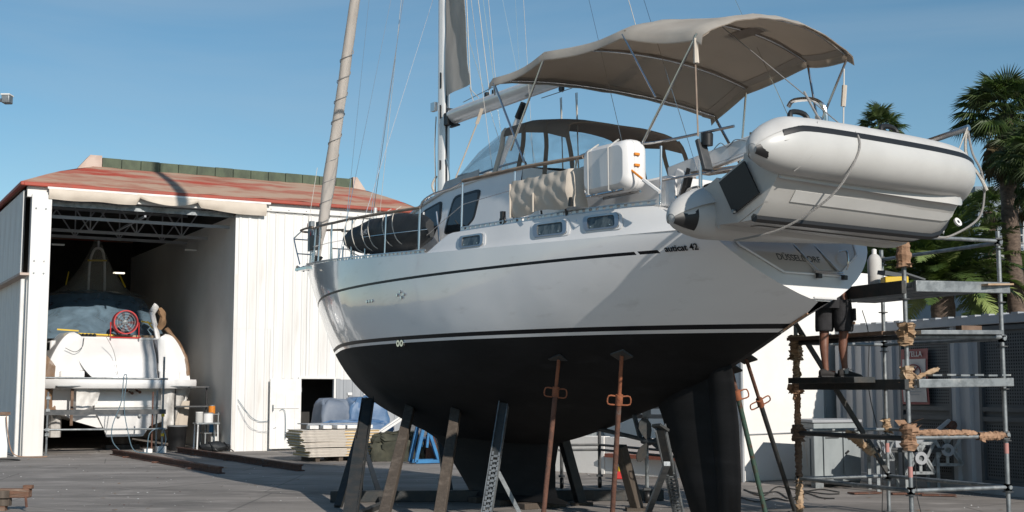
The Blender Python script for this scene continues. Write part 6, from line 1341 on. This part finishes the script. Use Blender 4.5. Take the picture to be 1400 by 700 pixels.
# facing direction: right and slightly away
BV = [((0,0,1.0),.13), ((0,0,1.15),.125), ((.01,.01,1.32),.14), ((.02,.02,1.46),.10), ((.03,.03,1.53),.055), ((.05,.04,1.62),.085), ((.055,.045,1.72),.085),
 ((-.09,.05,.92),.095), ((-.10,.04,.70),.078), ((-.115,.03,.49),.058), ((-.125,.01,.36),.058), ((-.12,0,.20),.043), ((-.11,.0,.08),.037), ((-.10,.01,.04),.04), ((-.02,.03,.03),.032),
 ((.09,-.05,.92),.095), ((.10,-.06,.70),.078), ((.10,-.06,.49),.058), ((.085,-.06,.36),.060), ((.095,-.06,.20),.043), ((.105,-.06,.08),.037), ((.11,-.06,.04),.04), ((.20,-.045,.03),.032),
 ((-.14,.08,1.42),.06), ((-.18,.16,1.2),.045), ((-.08,.34,1.22),.036), ((.02,.44,1.28),.028), ((.06,.50,1.30),.026),
 ((.18,-.06,1.42),.06), ((.26,-.02,1.2),.045), ((.30,.16,1.2),.036), ((.28,.28,1.26),.028), ((.28,.35,1.28),.026)]
BE = [(0,1),(1,2),(2,3),(3,4),(4,5),(5,6),(0,7),(7,8),(8,9),(9,10),(10,11),(11,12),(12,13),(13,14),(0,15),(15,16),(16,17),(17,18),(18,19),(19,20),(20,21),(21,22),(3,23),(23,24),(24,25),(25,26),(26,27),(3,28),(28,29),(29,30),(30,31),(31,32)]
vs = [v for v, r in BV]; rs = [r for v, r in BV]; ed_ = list(BE)
for (hx_, hy_, hz_), base in (((.06,.50,1.30),27),((.28,.35,1.28),32)):          # fingers
    for k in range(4):
        i0 = len(vs); off_ = -.03+.02*k; ln = (.07,.08,.078,.062)[k]
        vs += [(hx_+off_, hy_+.035, hz_), (hx_+off_, hy_+.035+ln*.5, hz_-.005), (hx_+off_, hy_+.03+ln*.85, hz_-.03)]; rs += [.010,.009,.008]; ed_ += [(base,i0),(i0,i0+1),(i0+1,i0+2)]
    i0 = len(vs); vs += [(hx_-.045, hy_, hz_-.01), (hx_-.05, hy_+.04, hz_-.03)]; rs += [.011,.009]; ed_ += [(base,i0),(i0,i0+1)]
body = skin_mesh('body', vs, ed_, rs, M['skin'], per)
hd = MB(); c = V(.055,.045,1.68)
hd.tube([c+V(0,0,.02), c+V(-.01,-.01,.06), c+V(-.01,-.01,.12)], [.10,.10,.05], 14); hd.build('hair', M['hair'], per, ang=80)
def sleeve(name, rings, mt, n=18, fold=.008):
    q = MB(); P = []
    for (c, rx, ry, ya) in rings:
        row = []
        for k in range(n):
            a = 2*pi*k/n; row.append(V(*c)+V(rx*cos(a)*cos(ya)-ry*sin(a)*sin(ya), rx*cos(a)*sin(ya)+ry*sin(a)*cos(ya), 0)*(1+fold*10*sin(3*a+c[2]*25)*.08)+V(0,0,.004*sin(5*a)))
        P.append(row)
    q.grid(P, closed=True); o = q.build(name, M[mt], per, ang=80, sub=1); return o
ya = .5
sleeve('shorts', [((0,0,1.08),.165,.13,ya),((0,0,1.0),.18,.145,ya),((0,0,.9),.195,.16,ya),((0,0,.82),.20,.155,ya)], 'denim')
sleeve('shorts_leg', [((-.085,.045,.92),.11,.12,ya),((-.095,.045,.8),.115,.12,ya),((-.10,.04,.66),.118,.115,ya),((-.108,.035,.55),.115,.112,ya),((-.108,.035,.548),.095,.095,ya)], 'denim')
sleeve('shorts_leg', [((.085,-.05,.92),.11,.12,ya),((.095,-.055,.8),.118,.12,ya),((.10,-.06,.66),.122,.118,ya),((.105,-.06,.545),.118,.115,ya),((.105,-.06,.543),.095,.095,ya)], 'denim')
q = MB(); q.box((.19,-.16,.74),(.03,.11,.15),R=Euler((0,0,.3)).to_matrix()); q.build('cargo_pocket', M['denim'], per, bev=.01); q = MB(); q.box((.19,-.185,.64),(.035,.012,.035)); q.build('pocket_tab', M['paper'], per)
sleeve('shirt', [((0,0,1.02),.17,.14,ya),((0,0,1.2),.17,.135,ya),((.01,.01,1.36),.21,.14,ya),((.02,.02,1.47),.15,.11,ya),((.03,.03,1.51),.07,.07,ya)], 'shirt')
def shoe(x, y, ang, mt):
    P = []
    for f, w, hgt in ((0,.028,.085),(.08,.040,.10),(.25,.042,.11),(.42,.042,.085),(.62,.048,.06),(.85,.045,.045),(1,.02,.03)):
        row = []
        for k in range(12):
            a = 2*pi*k/12; xx, yy, zz = -.09+.29*f, w*cos(a)*1.05, max(0, hgt/2+hgt/2*sin(a)*1.0); row.append(V(x+xx*cos(ang)-yy*sin(ang), y+xx*sin(ang)+yy*cos(ang), zz))
        P.append(row)
    q = MB(); q.grid(P, closed=True); q.add(P[0], [tuple(range(12))]); q.add(P[-1], [tuple(range(12))[::-1]]); s = q.build('shoe', M[mt], per, ang=70, sub=1)
    q = MB(); q.box((x+.055*cos(ang), y+.055*sin(ang), .008),(.29,.095,.018),R=Euler((0,0,ang)).to_matrix()); q.build('sole', M['black'], s, bev=.006)
    for k in range(3): q = MB(); q.tube([(x+(.03+.03*k)*cos(ang)+.03*sin(ang), y+(.03+.03*k)*sin(ang)-.03*cos(ang), .10-.012*k),(x+(.04+.03*k)*cos(ang)-.03*sin(ang), y+(.04+.03*k)*sin(ang)+.03*cos(ang), .10-.012*k)], .005, 4); q.build('lace', M['sock'] if 0 else M['black'], s)
shoe(-.105,.0,.25,'shoe'); shoe(.11,-.06,.2,'shoe')
sleeve('sock', [((.105,-.06,.10),.045,.045,0),((.105,-.06,.07),.047,.047,0),((.105,-.06,.04),.05,.05,0)], 'sock')
# ---------------------------------------------------------------- palms
def fan_leaf():
    q = MB(); L = 1.0; n = 26; q.tube([(0,0,0),(.5,0,.10),(1.0,0,.08)], [.022,.016,.010], 5)
    c = V(1.0,0,.08)
    for k in range(n):
        a = radians(-118+236*k/(n-1)); a2 = a+radians(4.6); r = .82*(1-.18*(abs(a)/2.1)**2)*random.uniform(.92,1.05); dr = -.16-.22*abs(sin(a))
        m1 = .52*r
        p0 = c; p1 = c+V(m1*cos(a-.075), m1*sin(a-.075), .03); p2 = c+V(m1*cos(a+.075), m1*sin(a+.075), .03); pm_ = c+V(m1*cos(a), m1*sin(a), -.02)
        t1 = c+V(r*cos(a)*1.0, r*sin(a), dr*random.uniform(.6,1.5)); q.add([p0,p1,pm_,p2,t1], [(0,1,2),(0,2,3),(1,4,2),(2,4,3)])
    return q
FL = [None, None, None]
def leafmesh(k, mk, mt):
    random.seed(40+k); o = mk(); return o
def fan_palm(name, label, x, y, z, tr, hgt, nl=46, sk=30, sc=1.0, seed=1, lean=(0,0), dry=True):
    t = thing(name, label, 'palm tree', (x,y,0)); random.seed(seed)
    q = MB(); n = 30; pts = [V(lean[0]*(1-k/n)**2, lean[1], z*k/n) for k in range(n+1)]; q.tube(pts, [tr*(1.35-.4*min(1,k/6)+.05*(k%2)) for k in range(n+1)], 14); tk = q.build('trunk', M['trunk'], t, jit=.018, ang=50)
    random.seed(seed+5)
    meshes = []
    for mt in ('frond_d','frond_l'):
        o = fan_leaf().build('frond', M[mt], t, ang=20); meshes.append(o.data); bpy.data.objects.remove(o)
    o = fan_leaf().build('frond', M['frond_dry'], t, ang=20); dry_m = o.data; bpy.data.objects.remove(o)
    for i in range(nl):
        az = i*2.39996+random.uniform(-.2,.2); el = radians(lerp(78,-38,(i/nl)**.85)+random.uniform(-8,8)); s = sc*random.uniform(.8,1.12)
        inst(meshes[1 if random.random() < .45 else 0], 'frond', t, (0,0,z+random.uniform(-.1,.1)), (random.uniform(-.5,.5), -el, az), (s,s,s))
    for i in range(sk):
        az = i*2.39996+1; el = radians(random.uniform(-50,-82)); s = sc*random.uniform(.7,1.05)
        inst(dry_m if random.random() < .5 else meshes[0], 'frond', t, (0,0,z-.25-1.1*sc*(i/sk)), (random.uniform(-.4,.4), -el, az), (s*.9,s*.8,s))
    return t
def date_frond(L=3.2, droop=1.0):
    q = MB(); n = 34; pts = []
    for k in range(n+1):
        f = k/n; pts.append(V(L*(f-.18*f**3*droop), 0, L*(.30*f-.62*droop*f**2.2)))
    q.tube(pts, [.030*(1-.85*k/n) for k in range(n+1)], 5)
    for k in range(3, n+1):
        f = k/n; ln = .56*sin(pi*min(1,.12+.86*f))**.6; d = (pts[k]-pts[k-1]).normalized()
        for s in (-1,1):
            for h_ in (0,.5):
                p = lerp(pts[k-1], pts[k], h_); tip = p+V(0,s,0)*ln*.80+d*ln*.50+V(0,0,(.16-random.uniform(0,.5))*ln); w = d*.026
                q.add([p-w, p+w, lerp(p,tip,.6)+w*1.1+V(0,0,.02), tip, lerp(p,tip,.6)-w*1.1+V(0,0,.02)], [(0,1,2,3,4)])
    return q
def date_palm(label, x, y, z, L, nf=64, seed=3, tr=.32):
    t = thing('date_palm', label, 'palm tree', (x,y,0)); random.seed(seed)
    q = MB(); n = 18; q.tube([V(0,0,z*k/n) for k in range(n+1)], [tr*(1.1+.08*(k%2)) for k in range(n+1)], 14); q.build('trunk', M['trunk'], t, jit=.03, ang=50)
    ms = []
    for mt, dr in (('frond_date',1.0),('frond_l',.85),('frond_l',.6)):
        o = date_frond(L, dr).build('frond', M[mt], t, ang=20); ms.append(o.data); bpy.data.objects.remove(o)
    for i in range(nf):
        az = i*2.39996+random.uniform(-.2,.2); el = radians(lerp(80,-18,(i/nf)**.9)+random.uniform(-7,7)); s = random.uniform(.85,1.1)
        inst(random.choice(ms), 'frond', t, (0,0,z), (random.uniform(-.3,.3), -el, az), (s,s,s))
    return t
p = at_depth(1374,158,40); fan_palm('fan_palm', 'tall fan palm with thick rough trunk at the right edge', p.x, 40, p.z, .27, 0, 66, 64, .92, 4, (.35,0))
p = at_depth(1203,178,52); fan_palm('fan_palm', 'fan palm crown rising behind the dinghy', p.x, 52, p.z, .22, 0, 44, 18, .66, 9)
p = at_depth(1352,290,44); fan_palm('fan_palm', 'shorter fan palm left of the tall one, half hidden by it', p.x, 44, p.z, .2, 0, 38, 24, .6, 14)
p = at_depth(1412,215,38); fan_palm('fan_palm', 'fan palm cut by the right photo edge beside the tall one', p.x, 38, p.z, .24, 0, 44, 30, .8, 21)
p = at_depth(1288,385,40); date_palm('large date palm with arching feathery fronds above the container', p.x, 40, p.z, 3.4, 66, 3)
p = at_depth(1195,370,47); date_palm('dark date palm behind the spray can, left of the large one', p.x, 47, p.z, 2.6, 44, 6)
p = at_depth(1392,418,44); date_palm('low date palm at the right photo edge behind the tall trunk', p.x, 44, p.z, 2.2, 40, 8)
# ---------------------------------------------------------------- leafy trees, shrubs
def leafy(label, x, y, z, rad, n, seed, name='leafy_tree', cat='tree', mt=('frond_d','frond_l'), leaf=.09, trunk=True, hgt=None):
    t = thing(name, label, cat, (x,y,0)); rnd = random.Random(seed)
    if trunk: 
        q = MB(); q.tube([(0,0,0),(.05,0,z*.5),(0,0,z)], [.16,.12,.06], 8)
        for k in range(6): a = rnd.uniform(0,6.28); q.tube([(0,0,z*.5),(rad*.4*cos(a),rad*.4*sin(a),z*.85),(rad*.7*cos(a),rad*.7*sin(a),z)], [.06,.04,.02], 5)
        q.build('trunk', M['bark'], t)
    for gi, m_ in enumerate(mt):
        q = MB(); cl = [V(rnd.gauss(0,.42)*rad, rnd.gauss(0,.42)*rad, z+rnd.gauss(0,.32)*(hgt or rad)) for _ in range(16)]
        for _ in range(n):
            c = rnd.choice(cl)+V(rnd.gauss(0,.20),rnd.gauss(0,.20),rnd.gauss(0,.16))*rad; a = V(rnd.uniform(-1,1),rnd.uniform(-1,1),rnd.uniform(-1,1)).normalized()*leaf; b = a.orthogonal().normalized()*leaf*.5
            q.add([c-a, c+b, c+a, c-b], [(0,1,2,3)])
        tag(q.build('foliage', M[m_], t), kind='stuff')
    return t
leafy('dark leafy tree behind the white hut roof', 13.6, 50, 6.6, 1.3, 4200, 3)
leafy('low shrub with pale leaves above the garden wall', w0.x+.9, w0.y+1.0, .95, .45, 1800, 9, 'garden_shrub', 'shrub', ('frond_l','frond_dry'), .05, False)
leafy('dark shrub behind the garden wall near the keel', w0.x+.1, w0.y+1.6, 1.0, .55, 1800, 10, 'garden_shrub', 'shrub', ('frond_d','frond_l'), .06, False)
leafy('dark shrub behind the corrugated screen', w1.x+2.0, w1.y+2.4, 1.6, .6, 1600, 13, 'garden_shrub', 'shrub', ('frond_d','frond_l'), .06, False)
# ---------------------------------------------------------------- far buildings
def building(label, px0, px1, ytop, Y, depth, wallm, floors, cols, name='apartment_building', cat='building', balc=True, rot=0, roofm=None):
    a = at_depth(px0, ytop, Y); b = at_depth(px1, ytop, Y); w = b.x-a.x; H_ = a.z
    t = thing(name, label, cat, (a.x, Y, 0), rot)
    q = MB(); q.box((w/2, depth/2, H_/2), (w, depth, H_)); q.build('wall', M[wallm], t)
    q = MB(); q.box((w/2, depth/2, H_+.12), (w+.3, depth+.3, .24)); q.build('roof', M[roofm or wallm], t)
    fh = (H_-.6)/floors; cw = w/cols
    for f in range(floors):
        for c in range(cols):
            x = cw*(c+.5); z = fh*f+fh*.55; q = MB(); q.box((x, -.02, z), (cw*.42+.12, .10, fh*.52+.12)); fr = q.build('window', M['bld_light'], t)
            q = MB(); q.box((x, -.075, z), (cw*.42, .02, fh*.52)); q.build('pane', M['glass'], fr)
        if balc and f:
            q = MB(); q.box((w/2, -.5, fh*f), (w, 1.0, .16)); q.box((w/2,-.98,fh*f+.5),(w,.05,.06)); q.box((w/2,-.98,fh*f+1.0),(w,.05,.06))
            k = 0
            while k*.25 < w: q.box((k*.25,-.98,fh*f+.5),(.03,.03,1.0)); k += 1
            q.build('balcony', M['bld_light'], t)
    return t
building('blue grey apartment block with balconies behind the right palms', 1336, 1440, 262, 62, 12, 'bld', 4, 3)
building('small beige house seen under the date palm fronds', 1290, 1343, 408, 85, 8, 'beige_bld', 2, 2, 'beige_house', 'house', False, 0, 'terracotta')
building('beige house with pale windows left of the right scaffold post', 1344, 1372, 414, 88, 8, 'beige_bld', 2, 1, 'beige_house', 'house', False, 0, 'terracotta')
building('long pale low building far behind the container', 1225, 1300, 432, 100, 10, 'bld_light', 2, 5, 'low_building', 'building', False)

# ---------------------------------------------------------------- grit, leaves and paint flecks blown over the yard
random.seed(77)
for nm, mt, cnt, s0, s1 in (('yard_grit','rendered',420,.008,.022), ('blown_leaves','straw',170,.02,.05), ('dark_flecks','rust',260,.008,.03)):
    q = MB()
    for _ in range(cnt):
        y = random.uniform(15.5, 33); x = random.uniform(-.42,.40)*y; s = random.uniform(s0,s1); a = random.uniform(0,6.28); c = V(x,y,.006)
        q.add([c+V(s*cos(a),s*sin(a),0), c+V(-s*sin(a)*.6,s*cos(a)*.6,random.uniform(0,.01)), c-V(s*cos(a),s*sin(a),-.004), c+V(s*sin(a)*.6,-s*cos(a)*.6,0)], [(0,1,2,3)])
    tag(q.build(nm, M[mt]), kind='stuff')
